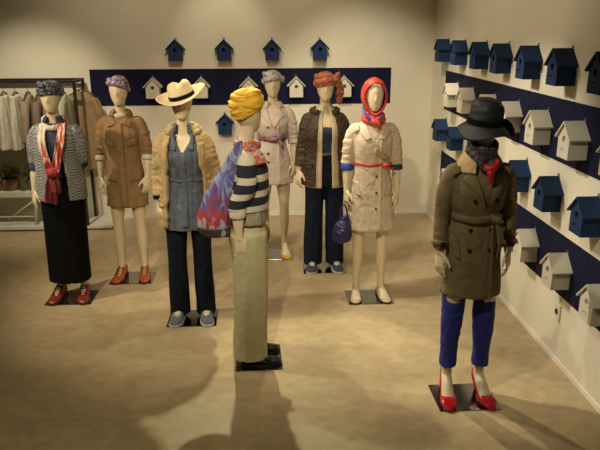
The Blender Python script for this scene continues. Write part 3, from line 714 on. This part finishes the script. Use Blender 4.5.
    loft(bm, [(.02, .085, .055, .02, 0), (.06, .105, .065, .0, 0), (.14, .108, .066, .0, 0), (.24, .100, .060, .03, 0), (.36, .078, .045, .078, -.02), (.48, .052, .034, .130, -.05), (.58, .032, .022, .168, -.085), (.635, .018, .014, .188, -.105)], 36, 6)
    link('bag_cloth', fuse(bm, .007, 2, [(26, 4, .012, 1), (12, 12, .006, 4)]), m, b)
    bm = bmesh.new(); loft(bm, [(.0, .05, .03, .03, 0), (.012, .085, .056, .022, 0), (.05, .108, .070, .004, 0), (.075, .112, .073, .0, 0)], 36, 5)
    link('leather_bottom', fuse(bm, .007, 2, [(14, 14, .008, 1)]), mat('dark_brown_leather', (.045, .032, .026), .45, .3, 20), b)
build_striped_figure()

# ---- M5: pale trench with floral belt, back centre
def build_pale_trench_figure():
    a = {-1: ARM(-1, .21, .02, 1.15, .215, -.02, .94), 1: ARM(1, .222, .02, 1.15, .222, -.02, .935)}
    root = person('mannequin', (.085, 6.22), 'faceless mannequin in pale belted trench dress at the back with yellow shoes', a, .05, .095)
    plate(root); rod(root, -.09)
    PT = mat('pale_pink_cotton', (.60, .50, .40), .8, .08)
    rings = [(.74, .188, .145, 0, .01), (.85, .182, .138, 0, .01), (.98, .162, .124, 0, .006), (1.10, .132, .110, 0, .002), (1.18, .116, .10, 0, 0), (1.25, .140, .112, 0, -.004), (1.32, .158, .122, 0, -.010), (1.40, .170, .105, 0, 0), (1.445, .150, .085, 0, .008), (1.475, .098, .07, 0, .01), (1.487, .06, .055, 0, .01)]
    c = coat(rings, a, {-1: 1.05, 1: 1.05}, PT, root, (.070, .066, .060, .056), FOLD_S); bv = bvh_of(c)
    for s in (-1, 1): cuff('sleeve_cuff', s, a[s], 1.05, .060, .045, PT, root)
    lapels(bv, PT, root, 1.29, .105)
    collar(root, PT, .068, 1.455, .055, .036, .55)
    patch('front_edge', bv, [(.045, .75), (.062, .75), (.055, 1.30), (.038, 1.30)], PT, root, .005, 3, 24)
    for x in (-.05, .05):
        for z in (1.29, 1.04, .96): button(bv, x, z, BTN, root, .011)
    FL = mat_print('floral_belt_print', [(.02, .02, .08), (.03, .03, .12), (.30, .03, .04), (.40, .30, .28), (.03, .03, .14), (.28, .03, .05)], 32)
    def knot(bm, r):
        tube(bm, [(.02, -r[2] - .02, 1.185, .018), (.06, -r[2] - .035, 1.20, .028), (.10, -r[2] - .012, 1.215, .016)], 10)
        tube(bm, [(.05, -r[2] - .03, 1.18, .016), (.075, -r[2] - .04, 1.14, .018), (.085, -r[2] - .035, 1.09, .012)], 10)
        tube(bm, [(-.05, -r[2] - .01, 1.185, .02), (.0, -r[2] - .028, 1.18, .026), (.05, -r[2] - .02, 1.18, .018)], 10)
    belt('scarf_belt', rings, 1.185, .05, FL, root, .012, .020, .02, knot)
    HW = mat_print('grey_white_wrap', [(.46, .43, .38), (.55, .52, .46), (.14, .14, .18), (.58, .55, .48), (.50, .46, .40)], 26)
    turban(root, HW, [(1.715, .084, .104, .018, .025, .15, -.2), (1.75, .076, .096, .018, .024, -.2, -.2)], (.084, .104, .06, 1.745),
           [[(.05, -.08, 1.74, .014), (.088, -.05, 1.735, .026), (.098, -.02, 1.70, .016)]])
    YS = mat('yellow_leather', (.62, .34, .03), .35, .1, 20, 0)
    for s in (-1, 1): shoe(root, s, .095, .05, YS, 'flat', YS)
build_pale_trench_figure()

# ---- M6: brown jacket, beige gilet, navy top, navy wide trousers, orange turban
def build_brown_jacket_figure():
    a = {-1: ARM(-1, .235, .02, 1.15, .26, -.02, .94), 1: ARM(1, .205, .02, 1.15, .205, -.01, .95)}
    root = person('mannequin', (.54, 5.82), 'faceless mannequin in orange turban, dark brown jacket and navy wide trousers', a, .03, .105)
    plate(root, .40, .27); rod(root, -.10, .3)
    NV = mat('navy_trouser', (.008, .012, .026), .9, .2, spec=.15)
    trousers(NV, root, 1.15, .045, .092, .084, .088, .105, (.135, .098))
    TOPB = mat('dark_blue_top', (.022, .040, .075), .8, .15)
    bm = bmesh.new(); loft(bm, [(1.1, .126, .096), (1.2, .136, .102), (1.30, .150, .118, 0, -.012), (1.345, .135, .10, 0, -.006)], 40); link('top', fuse(bm, .008, 3, FOLD), TOPB, root)
    belt('trouser_belt', [(1.0, .136, .102), (1.2, .136, .102)], 1.1, .03, mat('belt_brown', (.10, .06, .03), .4), root, .004, .01)
    BG = mat('beige_gilet', (.56, .46, .31), .85, .08)
    rings = [(.80, .178, .140, 0, .008), (.95, .172, .136, 0, .006), (1.12, .158, .126, 0, .002), (1.3, .162, .134, 0, -.008), (1.39, .166, .110, 0, 0), (1.44, .148, .086, 0, .008), (1.49, .078, .066, 0, .010), (1.53, .062, .058, 0, .006)]
    rings = [(q[0], q[1] * (.84 if q[0] > 1.36 and q[0] < 1.47 else 1), q[2] * (.86 if q[0] > 1.36 and q[0] < 1.47 else 1), *q[3:]) for q in rings]
    link('gilet', shell(rings, lambda z: (.20, .34) if z < 1.3 else (.20 + (z - 1.3) * .2, .34), .010, 60), BG, root)
    BR = mat('dark_brown_waxed', (.046, .031, .014), .6, .3, 18)
    rings = [(.815, .222, .165, 0, .012), (.95, .212, .158, 0, .010), (1.12, .192, .146, 0, .006), (1.3, .184, .148, 0, -.006), (1.39, .184, .124, 0, 0), (1.44, .164, .098, 0, .008), (1.485, .100, .080, 0, .014)]
    j = open_coat(rings, lambda z: (.42, .56), .013, a, {-1: 1.75, 1: 1.7}, BR, root, (.072, .068, .060, .052), CRUMP, 'jacket'); bv = bvh_of(j)
    bm = bmesh.new(); pts = []
    for i in range(34):
        q = .62 + (2 * PI - 1.24) * i / 33; pts.append((.112 * math.sin(q), .012 - .100 * math.cos(q), 1.478 + .018 * (1 - math.cos(q)) * .5 - .012, .028))
    tube(bm, pts, 12, 2, ref=(0, 0, 1)); link('jacket_collar', fuse(bm, .007, 2, CRUMP), BR, root)
    for s in (-1, 1):
        patch('pocket_flap', bv, [(s * .12, .98), (s * .19, .98), (s * .19, 1.03), (s * .12, 1.03)], BR, root, .008)
        patch('chest_flap', bv, [(s * .10, 1.24), (s * .16, 1.24), (s * .16, 1.28), (s * .10, 1.28)], BR, root, .008)
        cuff('sleeve_cuff', s, a[s], 1.7, .050, .035, BR, root)
    OT = mat_print('orange_red_turban', [(.42, .05, .03), (.50, .17, .05), (.12, .03, .02), (.52, .22, .09), (.45, .06, .04), (.16, .06, .04)], 20)
    turban(root, OT, [(1.722, .088, .106, .020, .026, .1, -.2), (1.76, .080, .098, .020, .026, -.1, -.2), (1.705, .086, .104, .012, .018, .1, -.1)], (.088, .106, .066, 1.75),
           [[(.05, -.085, 1.76, .018), (.085, -.075, 1.755, .034), (.12, -.055, 1.765, .022)], [(.08, -.06, 1.76, .026), (.125, -.03, 1.70, .032), (.128, -.02, 1.62, .036), (.115, -.01, 1.54, .024)],
            [(.07, -.07, 1.76, .02), (.10, -.09, 1.79, .022), (.115, -.08, 1.815, .01)]])
    SN = mat('blue_canvas', (.035, .04, .06), .7, .2, 30)
    for s in (-1, 1): shoe(root, s, .105, .02, SN, 'lace', mat('white_rubber', (.55, .52, .48), .5, .1))
build_brown_jacket_figure()

# ---- M7: beige trench, red headscarf, red belt, navy bag in hand
def build_red_scarf_figure():
    a = {-1: ARM(-1, .222, .015, 1.15, .232, -.02, .93, curl=.55, turn=.4), 1: ARM(1, .222, .015, 1.15, .228, -.02, .925, turn=.5)}
    root = person('mannequin', (.855, 5.11), 'faceless mannequin in red headscarf and beige trench coat with red belt', a, .018, .105)
    plate(root, .38, .30); rod(root, -.11, .34)
    BE = mat('beige_trench', (.56, .455, .31), .85, .08)
    rings = [(.605, .196, .145, 0, .01), (.75, .190, .142, 0, .01), (.92, .176, .134, 0, .01), (1.05, .154, .120, 0, .006), (1.15, .142, .112, 0, 0), (1.23, .152, .118, 0, -.004), (1.32, .164, .124, 0, -.010), (1.40, .176, .106, 0, 0), (1.445, .155, .086, 0, .008), (1.475, .10, .07, 0, .01), (1.487, .06, .055, 0, .01)]
    c = coat(rings, a, {-1: 1.10, 1: 1.12}, BE, root, (.072, .068, .060, .056), FOLD_S); bv = bvh_of(c)
    CB = mat('bright_blue_lining', (.02, .05, .28), .7, .1); CN = mat('navy_lining', (.012, .02, .05), .7, .1)
    cuff('sleeve_cuff', -1, a[-1], 1.16, .053, .05, CB, root); cuff('sleeve_cuff', 1, a[1], 1.18, .053, .04, CN, root)
    for s in (-1, 1):
        patch('lapel', bv, [(s * .03, 1.36), (s * .075, 1.345), (s * .115, 1.405), (s * .07, 1.47)], BE, root, .007, 6, 8)
        patch('epaulette', bv, [(s * .115, 1.42), (s * .155, 1.40), (s * .16, 1.43), (s * .12, 1.455)], BE, root, .010, 5, 5)
        button(bv, s * .13, 1.435, BTN, root, .007)
        patch('pocket_welt', bv, [(s * .095, .90), (s * .125, .91), (s * .155, 1.02), (s * .125, 1.01)], BE, root, .007)
    patch('storm_flap', bv, [(-.01, 1.25), (.10, 1.185), (.105, 1.225), (.0, 1.295)], mat('beige_trench_underside', (.40, .31, .19), .85, .1), root, .010, 8, 6)
    patch('front_edge', bv, [(.045, .61), (.060, .61), (.055, 1.36), (.040, 1.36)], BE, root, .006, 3, 30)
    for z in (1.06, .93, .80): button(bv, .02, z, BTN, root, .009)
    RB = mat('red_belt_cloth', (.50, .025, .02), .6, .12)
    def tie(bm, r):
        tube(bm, [(.06, -r[2] - .02, 1.15, .008), (.09, -r[2] - .026, 1.155, .015), (.12, -r[2] - .01, 1.15, .008)], 8)
        ribbon(bm, [(.09, -r[2] - .024, 1.15), (.115, -r[2] - .022, 1.13), (.15, -r[2] - .006, 1.125)], .018, .005, 4, 0, 1)
    belt('belt', rings, 1.152, .020, RB, root, .010, .010, 0, tie)
    # headscarf framing the face
    bm = bmesh.new(); bmesh.ops.create_uvsphere(bm, u_segments=48, v_segments=32, radius=1)
    for v in bm.verts:
        x, y, z = v.co; k = 1 - .16 * max(0, -z); v.co = V((x * .104 * k, y * .125 * k + .004, 1.668 + z * .148))
    dl = [v for v in bm.verts if v.co.y < -.01 and (v.co.x / .086) ** 2 + ((v.co.z - 1.662) / .120) ** 2 < 1]
    bmesh.ops.delete(bm, geom=dl, context='VERTS')
    me = to_mesh(bm, [('SOLIDIFY', dict(thickness=.014, offset=-1))]); bm = bmesh.new(); add_mesh(bm, me)
    rim = [V(((.086 - .012 * max(0, -math.cos(q))) * math.sin(q), -.094 + .030 * math.sin(q) ** 2, 1.662 + .120 * math.cos(q))) for q in [2 * PI * i / 40 for i in range(40)]]
    loop_tube(bm, rim, .010, 10, .012, up=(0, 1, 0))
    for (z, rx, ry, t, t2, cy) in ((1.525, .070, .075, .020, .026, -.006), (1.495, .078, .078, .020, .024, -.008)):
        loop_tube(bm, [V((p.x, p.y, p.z + .12 * p.y)) for p in ringpts(0, cy, z, rx, ry, 36)], t, 10, t2)
    tube(bm, [(-.06, -.07, 1.53, .016), (-.02, -.105, 1.495, .026), (.02, -.112, 1.465, .024), (.03, -.112, 1.43, .008)], 12)
    tube(bm, [(.06, -.07, 1.53, .016), (.02, -.10, 1.495, .024), (-.01, -.11, 1.47, .02)], 12)
    RS = mat_print('red_blue_silk', [(.56, .035, .025), (.50, .028, .022), (.54, .05, .03), (.58, .10, .04), (.52, .03, .025), (.05, .05, .28)], 8, (1, 1, .8), .45, 1, .6)
    hs = link('headscarf', fuse(bm, .0055, 3, [(20, 20, .003, 2)]), RS, root)
    bm = bmesh.new(); tube(bm, [(-.098, -.045, 1.60, .005), (-.080, -.082, 1.555, .012), (-.05, -.106, 1.515, .014), (-.015, -.116, 1.495, .010), (.03, -.113, 1.52, .007), (.065, -.088, 1.555, .004)], 10)
    link('scarf_border', fuse(bm, .005, 2), mat('deep_blue_silk', (.04, .06, .30), .5, .2), hs)
    ND = mat('nude_leather', (.52, .36, .27), .4, .06, 20, 0)
    for s in (-1, 1): shoe(root, s, .105, .018, ND, 'flat', mat('dark_sole', (.03, .016, .01), .6, .1))
    # navy handbag hanging from the left hand of the photo
    th = root.location
    b = tag(empty('handbag', (th[0] - .232, th[1] - .06, .50)), 'slouchy navy blue handbag hanging from the hand beside the beige trench', 'handbag')
    NB = mat_print('navy_shiny_print', [(.012, .012, .075), (.02, .02, .13), (.010, .010, .05), (.022, .022, .11), (.014, .014, .09)], 18, (1, 1, 1), .45)
    bm = bmesh.new(); loft(bm, [(0, .04, .03, -.005, 0), (.02, .070, .055, -.005, 0), (.08, .084, .066, -.004, 0), (.15, .068, .05, 0, 0), (.20, .045, .03, .004, 0), (.225, .03, .018, .006, 0)], 32, 5)
    link('bag_body', fuse(bm, .006, 2, CRUMP), NB, b)
    bm = bmesh.new()
    for dy in (-.012, .012): tube(bm, [(-.025, dy, .20, .006), (-.018, dy, .28, .006), (.004, dy * .5, .325, .006), (.026, dy, .28, .006), (.036, dy, .20, .006)], 8, 4)
    obj('bag_handle', bm, NB, b)
build_red_scarf_figure()

# ---- M8: khaki trench, black hat, blue trousers, red pumps (front right)
def build_front_trench_figure():
    a = {-1: ARM(-1, .215, .02, 1.16, .225, -.015, .95, turn=.5), 1: ARM(1, .22, .02, 1.16, .225, -.015, .95, turn=.5)}
    root = person('mannequin', (1.195, 3.53), 'mannequin in black hat, khaki trench coat, blue trousers and red pumps', a, .085, .10)
    plate(root, .37, .30); rod(root, -.125, .36)
    BL = mat('royal_blue_cotton', (.014, .022, .21), .8, .14)
    trousers(BL, root, 1.0, .205, .070, .066, .052, .10, (.112, .086), 1.1, [(14, 8, .003, 2), (10, 12, .004, 102)])
    KT = mat('olive_khaki_gabardine', (.170, .122, .052), .8, .1)
    TN = mat('tan_collar', (.55, .37, .18), .8, .08); DKC = mat('dark_collar', (.02, .017, .014), .7, .1)
    rings = COAT['trench']
    c = coat(rings, a, {-1: 1.93, 1: 1.90}, KT, root, (.070, .064, .056, .050)); bv = bvh_of(c)
    for s, m in ((-1, KT), (1, KT)):
        patch('lapel', bv, [(s * .012 + .02, 1.245), (s * .055 + .02, 1.31), (s * .115, 1.385), (s * .062, 1.462)], m, root, .007, 8, 12)
        cr = [(1.452, .080, .076, 0, .008), (1.512, .074, .070, 0, .010), (1.515, .090, .084, 0, .008), (1.475, .118, .104, 0, .004), (1.425, .132, .122, 0, 0)]
        link('collar_leaf', shell(cr, (.42, 2 * PI - 1.75) if s < 0 else (2 * PI - 1.75, .42), .008, 30, 4), TN if s < 0 else DKC, root)
        patch('epaulette', bv, [(s * .118, 1.425), (s * .160, 1.405), (s * .165, 1.43), (s * .122, 1.455)], KT, root, .009, 5, 5)
        patch('pocket_welt', bv, [(s * .10, .93), (s * .128, .94), (s * .150, 1.06), (s * .122, 1.05)], KT, root, .007)
        cuff('sleeve_strap', s, a[s], 1.74, .055, .026, KT, root)
        p, t = armpoint(s, a[s], 1.74); bm = bmesh.new(); box(bm, p.x - .014, p.x + .014, p.y - .060, p.y - .048, p.z - .016, p.z + .016); obj('strap_buckle', bm, BTN, root, False)
    patch('front_edge', bv, [(.068, .67), (.084, .67), (.074, 1.13), (.058, 1.13)], KT, root, .007, 3, 24)
    for z, xs in ((1.375, (-.045,)), (1.275, (-.05, .076)), (1.10, (-.055, .058)), (.985, (-.058, .056)),):
        for x in xs: button(bv, x, z, BTN, root, .0125)
    cr = [(1.452, .080, .076, 0, .008), (1.512, .074, .070, 0, .010), (1.515, .090, .084, 0, .008), (1.475, .114, .100, 0, .004)]
    link('collar_stand', shell(cr, 1.72, .007, 30, 4), KT, root)
    def knot(bm, r):
        tube(bm, [(.05, -r[2] - .014, 1.175, .014), (.085, -r[2] - .022, 1.165, .022), (.11, -r[2] - .006, 1.15, .014)], 10)
        ribbon(bm, [(.085, -r[2] - .018, 1.16, .8), (.10, -r[2] - .022, 1.10), (.112, -r[2] - .026, 1.02)], .036, .006, 5, .002, 1)
    belt('belt', rings, 1.165, .042, KT, root, .012, .012, 0, knot)
    bm = bmesh.new(); r = interp(rings, 1.165); loop_tube(bm, [(.075 + x, -r[2] - .016 - 0 * x, 1.172 + z) for x, z in ((-.022, -.026), (.022, -.026), (.022, .026), (-.022, .026))], .004, 6, up=(0, 1, 0)); obj('belt_buckle', bm, mat('brown_buckle', (.16, .10, .05), .35, .2), root)
    # neck scarf: dark print wrapped to the chin, red knot
    SC = mat_print('black_white_print', [(.008, .008, .010), (.015, .015, .02), (.10, .10, .095), (.008, .010, .014), (.10, .03, .03), (.02, .02, .025)], 24)
    bm = bmesh.new()
    for (z, rx, ry, t, t2, cy) in ((1.505, .070, .078, .018, .028, -.012), (1.54, .070, .086, .018, .03, -.018), (1.58, .072, .094, .014, .026, -.02)):
        loop_tube(bm, [V((p.x, p.y, p.z + .22 * p.y)) for p in ringpts(0, cy, z, rx, ry, 36)], t, 10, t2)
    tube(bm, [(-.05, -.09, 1.51, .018), (-.025, -.112, 1.47, .022), (0, -.12, 1.44, .015)], 10)
    tube(bm, [(.05, -.09, 1.51, .018), (.03, -.112, 1.47, .022), (.01, -.12, 1.44, .015)], 10)
    link('neck_scarf', fuse(bm, .0055, 2, CRUMP), SC, root)
    RD = mat('red_silk', (.50, .015, .015), .5, .15)
    bm = bmesh.new(); tube(bm, [(-.020, -.125, 1.475, .016), (.010, -.145, 1.46, .026), (.045, -.132, 1.478, .020), (.06, -.115, 1.505, .011)], 12)
    tube(bm, [(.004, -.145, 1.455, .018), (.014, -.15, 1.425, .022), (.024, -.142, 1.375, .007)], 12); link('scarf_knot', fuse(bm, .006, 2, CRUMP), RD, root)
    # black hat with drooping brim
    HB = mat('black_hat_cloth', (.012, .012, .012), .62, .3, 20, .3, 60)
    hr = empty('hat', (.012, .0, 1.685)); hr.parent = root; hr.rotation_euler = (math.radians(4), math.radians(3), 0)
    bm = bmesh.new(); rows = []
    for z, rr in ((-.01, .094), (.03, .095), (.07, .091), (.10, .083), (.122, .067), (.134, .046), (.139, .02), (.1395, .005)): rows.append(ringpts(0, 0, z, rr, rr * 1.14, 40))
    skin(bm, rows); link('crown', fuse(bm, .006, 2, [(10, 26, .006, 3), (30, 30, .003, 2)]), HB, hr)
    bm = bmesh.new(); rows = []
    for q in range(9):
        f = q / 8; r = ringpts(0, -.004, 0, f * .050 + .090, .104 + f * .066, 48)
        for p in r:
            an = math.atan2(p.x, -p.y)
            p.z = -.004 - .052 * f ** 1.3 + .012 * f * math.sin(3 * an + 1) + .012 * f * math.sin(an * 2 + .4)
        rows.append(r)
    skin(bm, rows, False); obj('brim', bm, HB, hr, True, [('SOLIDIFY', dict(thickness=.006, offset=0))])
    bm = bmesh.new(); loop_tube(bm, ringpts(0, 0, .012, .096, .111, 40), .005, 8, .020)
    tube(bm, [(.09, .03, .01, .012), (.125, .04, -.005, .026), (.165, .05, -.05, .028), (.175, .05, -.085, .012)], 10); link('hat_band', fuse(bm, .005, 1), BLACK, hr)
    RP = mat('red_patent', (.38, .009, .010), .12, .08, 20, 0)
    for s in (-1, 1): shoe(root, s, .10, .085, RP, 'pump', RP)
build_front_trench_figure()

# ------------------------------------------------------------------ the clothes rack corner
PW = mat('pale_plinth', (.62, .58, .46), .6, .05); IRON = mat('black_iron', (.012, .012, .012), .45, .1, 10, 0)
bm = bmesh.new(); box(bm, -4.2, -1.72, 7.16, 7.60, .02, .05); r0 = tag(obj('display_platform', bm, PW, None, False), 'low pale display platform along the back wall under the clothes rack', 'platform')
bm = bmesh.new(); box(bm, -4.18, -1.74, 7.19, 7.58, 0, .02); obj('plinth', bm, IRON, r0, False)
r = tag(empty('clothing_rack', (-2.0, 7.38, .05)), 'black metal clothes rack standing by the back wall at the left', 'clothes rack')
def bar(name, a, b, w=.014):
    bm = bmesh.new(); a, b = V(a), V(b); lo = V([min(p, q) - w for p, q in zip(a, b)]); hi = V([max(p, q) + w for p, q in zip(a, b)])
    box(bm, lo.x, hi.x, lo.y, hi.y, max(lo.z, 0), hi.z); return obj(name, bm, IRON, r, False)
for x in (.0, -1.7):
    for y in (-.19, .17): bar('post', (x, y, 0.014), (x, y, 1.585))
    bar('side_rail', (x, -.19, 1.585), (x, .17, 1.585), .013)
bar('hanging_rail', (-1.7, -.19, 1.585), (0, -.19, 1.585), .013); bar('hanging_rail', (-1.7, .17, 1.585), (0, .17, 1.585), .013)
WOOD = mat('hanger_wood', (.12, .07, .03), .5, .2)
def garment(kind, x, y, m, label, rz, L=.75, w=.20, group='garments on the clothes rack', ztop=1.50, hangz=1.622):
    g = tag(empty('hanging_garment', (x, y, 0), rz), label, 'garment', group)
    bm = bmesh.new()
    if kind == 'skirt':
        loft(bm, [(ztop - L, w * 1.1, .06), (ztop - L * .5, w, .055), (ztop - .04, w * .8, .04), (ztop, w * .75, .03)], 44)
    else:
        loft(bm, [(ztop - L, w, .065), (ztop - L * .5, w * .92, .06), (ztop - .12, w * .95, .055), (ztop - .04, w * .72, .045), (ztop + .01, w * .3, .035)], 44)
        for s in (-1, 1): tube(bm, [(s * w * .7, 0, ztop - .07, .05), (s * w * 1.0, 0, ztop - .22, .05), (s * w * 1.12, .0, ztop - .48, .042)], 14)
    link('cloth', fuse(bm, .010, 3, [(28, 2, .012, x * 9), (14, 8, .005, x * 3)]), m, g)
    bm = bmesh.new(); tube(bm, [(-w * .8, 0, ztop - .035, .008), (0, 0, ztop + .035, .010), (w * .8, 0, ztop - .035, .008)], 8, 3)
    h = obj('hanger', bm, WOOD, g)
    bm = bmesh.new(); tube(bm, [(0, 0, ztop + .03, .003), (0, 0, hangz - .02, .003), (0, .014, hangz + .014, .003), (0, .0, hangz + .028, .003), (0, -.016, hangz + .016, .003)], 6, 4); obj('hanger_hook', bm, ROD, h)
GW = mat('off_white_cotton', (.62, .57, .44), .85, .06); GB = mat('light_brown_cotton', (.30, .22, .15), .85, .1); GD = mat('mid_brown_cotton', (.20, .14, .095), .85, .12)
GG = mat('pale_green_cotton', (.38, .38, .26), .85, .1); GO = mat('tan_brown_wool', (.25, .16, .075), .85, .12)
yr = 7.19
H = PI / 2
for k, (x, lab) in enumerate(((-2.86, 'off white skirt at the left end of the clothes rack, cut by the photo edge'), (-2.74, 'second off white skirt from the left on the clothes rack'), (-2.62, 'off white skirt hanging next to the brown tops on the rack'))):
    garment('skirt', x, yr, GW, lab, H + .0, .56, .19)
for x, m_, lab in ((-2.49, GB, 'light brown top hanging right of the white skirts on the rack'), (-2.37, GD, 'mid brown top hanging in the middle of the clothes rack'), (-2.25, GB, 'light brown top hanging behind the patterned headwrap'),
                   (-2.12, GG, 'pale green top hanging near the right end of the rack')):
    garment('top', x, yr, m_, lab, H, .72, .18)
garment('top', -2.0, 7.46, GO, 'tan brown jacket hanging at the right end of the rack', 0, .86, .17)
# bench with planters on the platform
b = tag(empty('bench', (-2.80, 7.38, .052)), 'pale low bench with crossed legs under the clothes rack', 'bench')
bm = bmesh.new(); box(bm, -.62, .32, -.17, .17, .33, .385); obj('bench_top', bm, PW, b, False)
for x in (-.5, .24):
    for y in (-.14, .14):
        bm = bmesh.new(); tube(bm, [(x - .03, y, 0, .011), (x, y, .33, .011)], 8, 2); obj('leg', bm, PW, b)
bm = bmesh.new(); tube(bm, [(-.10, -.14, .06, .007), (.24, -.14, .30, .007)], 8, 2); obj('brace', bm, PW, b)
bm = bmesh.new(); tube(bm, [(-.5, -.14, .10, .007), (.24, -.14, .10, .007)], 8, 2); obj('stretcher', bm, PW, b)
POT = mat('brown_leather_pot', (.22, .11, .045), .5, .3, 10); LEAF = mat('green_leaves', (.065, .11, .025), .6, .4, 30, 0)
SOIL = mat('dark_soil', (.02, .015, .01), .95, .3)
for i, (dx, lab) in enumerate(((-.34, 'leafy green plant in a brown pot at the left edge on the pale bench'), (-.06, 'leafy green plant in a brown pot at the middle of the pale bench'), (.22, 'leafy green plant in a brown pot nearest the knit cardigan'))):
    t = tag(empty('potted_plant', (-2.80 + dx, 7.36, .4385)), lab, 'plant', 'potted plants on the bench')
    bm = bmesh.new(); loft(bm, [(0, .07, .07), (.03, .092, .092), (.09, .098, .098), (.13, .088, .088)], 28, 4); obj('pot', bm, POT, t)
    bm = bmesh.new(); bmesh.ops.create_cone(bm, cap_ends=True, segments=24, radius1=.08, radius2=.08, depth=.01, matrix=Matrix.Translation((0, 0, .131))); obj('soil', bm, SOIL, t, False)
    bm = bmesh.new()
    for k in range(190):
        q = random.uniform(0, 2 * PI); rr = .115 * math.sqrt(random.random()); z = .15 + random.random() * .15 * (1.25 - rr / .13)
        M = Matrix.Translation((rr * math.cos(q), rr * math.sin(q), z)) @ Matrix.Rotation(q, 4, 'Z') @ Matrix.Rotation(random.uniform(-1, .6), 4, 'Y') @ Matrix.Rotation(random.uniform(-.6, .6), 4, 'X')
        l, w = random.uniform(.022, .036), random.uniform(.009, .014)
        vs = [bm.verts.new(M @ V(p)) for p in ((0, 0, 0), (l * .5, w, .004), (l, 0, -.004), (l * .5, -w, .004), (l * .5, 0, .007))]
        bm.faces.new((vs[0], vs[4], vs[1])); bm.faces.new((vs[1], vs[4], vs[2])); bm.faces.new((vs[2], vs[4], vs[3])); bm.faces.new((vs[3], vs[4], vs[0]))
    for k in range(14):
        q = 2 * PI * k / 14; tube(bm, [(.02 * math.cos(q), .02 * math.sin(q), .13, .003), (.05 * math.cos(q), .05 * math.sin(q), .20, .002), (.075 * math.cos(q), .075 * math.sin(q), .26, .0015)], 5, 2)
    obj('foliage', bm, LEAF, t, False)

# ------------------------------------------------------------------ light: warm ceiling spots
def spot(loc, to, power, size=38, blend=.5, col=(1, .86, .64), rad=.04):
    l = bpy.data.lights.new('ceiling_spot', 'SPOT'); l.energy = power; l.spot_size = math.radians(size); l.spot_blend = blend; l.color = col; l.shadow_soft_size = rad
    o = bpy.data.objects.new('ceiling_spot', l); COL.objects.link(o); o.location = loc
    o.rotation_euler = (V(to) - V(loc)).to_track_quat('-Z', 'Y').to_euler(); return o
LIGHTS = [
 ((-.3, 6.4, 3.4), (.42, 3.2, 0), 340, 39, .5, (1, .92, .62)), ((-.4, .9, 3.4), (-.8, 3.8, 0), 150, 44, .8, (1, .92, .62)), ((-.9, 4.9, 3.4), (1.4, 3.3, .3), 190, 38, .5),
 ((-1.0, 4.3, 3.4), (-.90, 4.72, 0), 26, 13, .6),
 ((-3.0, 4.4, 3.4), (.0, 5.6, .2), 280, 66, .6), ((-.3, 1.6, 3.4), (.3, 5.4, .9), 290, 46, .7),
 ((-1.9, 2.3, 3.4), (-1.2, 5.6, .95), 250, 44, .7), ((-.43, 6.9, 3.4), (-.43, 7.6, 1.75), 30, 55, .8),
 ((-.5, 4.7, 3.4), (1.95, 4.6, .3), 215, 50, .5, (1, .94, .78)), ((-.6, 1.9, 3.4), (1.8, 4.3, .2), 150, 36, .5, (1, .93, .75)),
 ((.2, 5.0, 3.4), (.1, 5.2, 0), 120, 62, .7), ((-2.2, 5.6, 3.4), (-2.55, 7.3, 1.0), 230, 55, .8, (1, .9, .68)),
 ((.9, 6.0, 3.4), (1.88, 6.55, 1.1), 100, 24, .6), ((.6, 5.4, 3.4), (1.3, 7.6, .6), 165, 60, .7, (1, .92, .74)), ((-.6, 4.8, 3.4), (-.6, 7.6, 2.5), 110, 80, .8), ((-.9, 5.2, 3.4), (1.95, 5.3, 2.6), 130, 70, .8)]
for L in LIGHTS: spot(*L)
w = bpy.data.worlds.new('world'); S.world = w; w.use_nodes = True
w.node_tree.nodes['Background'].inputs[0].default_value = (1, .86, .62, 1); w.node_tree.nodes['Background'].inputs[1].default_value = .04

# ------------------------------------------------------------------ camera
f, p, a, ro = 655.81, .295862, .05414, -.003382
fw = V((math.sin(a) * math.cos(p), math.cos(a) * math.cos(p), -math.sin(p))); rt = V((math.cos(a), -math.sin(a), 0)); up = rt.cross(fw)
r2 = rt * math.cos(ro) + up * math.sin(ro); u2 = -rt * math.sin(ro) + up * math.cos(ro)
cd = bpy.data.cameras.new('camera'); co = bpy.data.objects.new('camera', cd); COL.objects.link(co)
cd.sensor_width = 36; cd.lens = f / 600 * 36; cd.clip_start = .05
co.matrix_world = Matrix.Translation((0, 0, 2.2)) @ Matrix((r2, u2, -fw)).transposed().to_4x4()
S.camera = co
S.view_settings.view_transform = 'Standard'; S.view_settings.look = 'None'; S.view_settings.gamma = 1; S.view_settings.use_curve_mapping = False
S.view_settings.exposure = 0.0
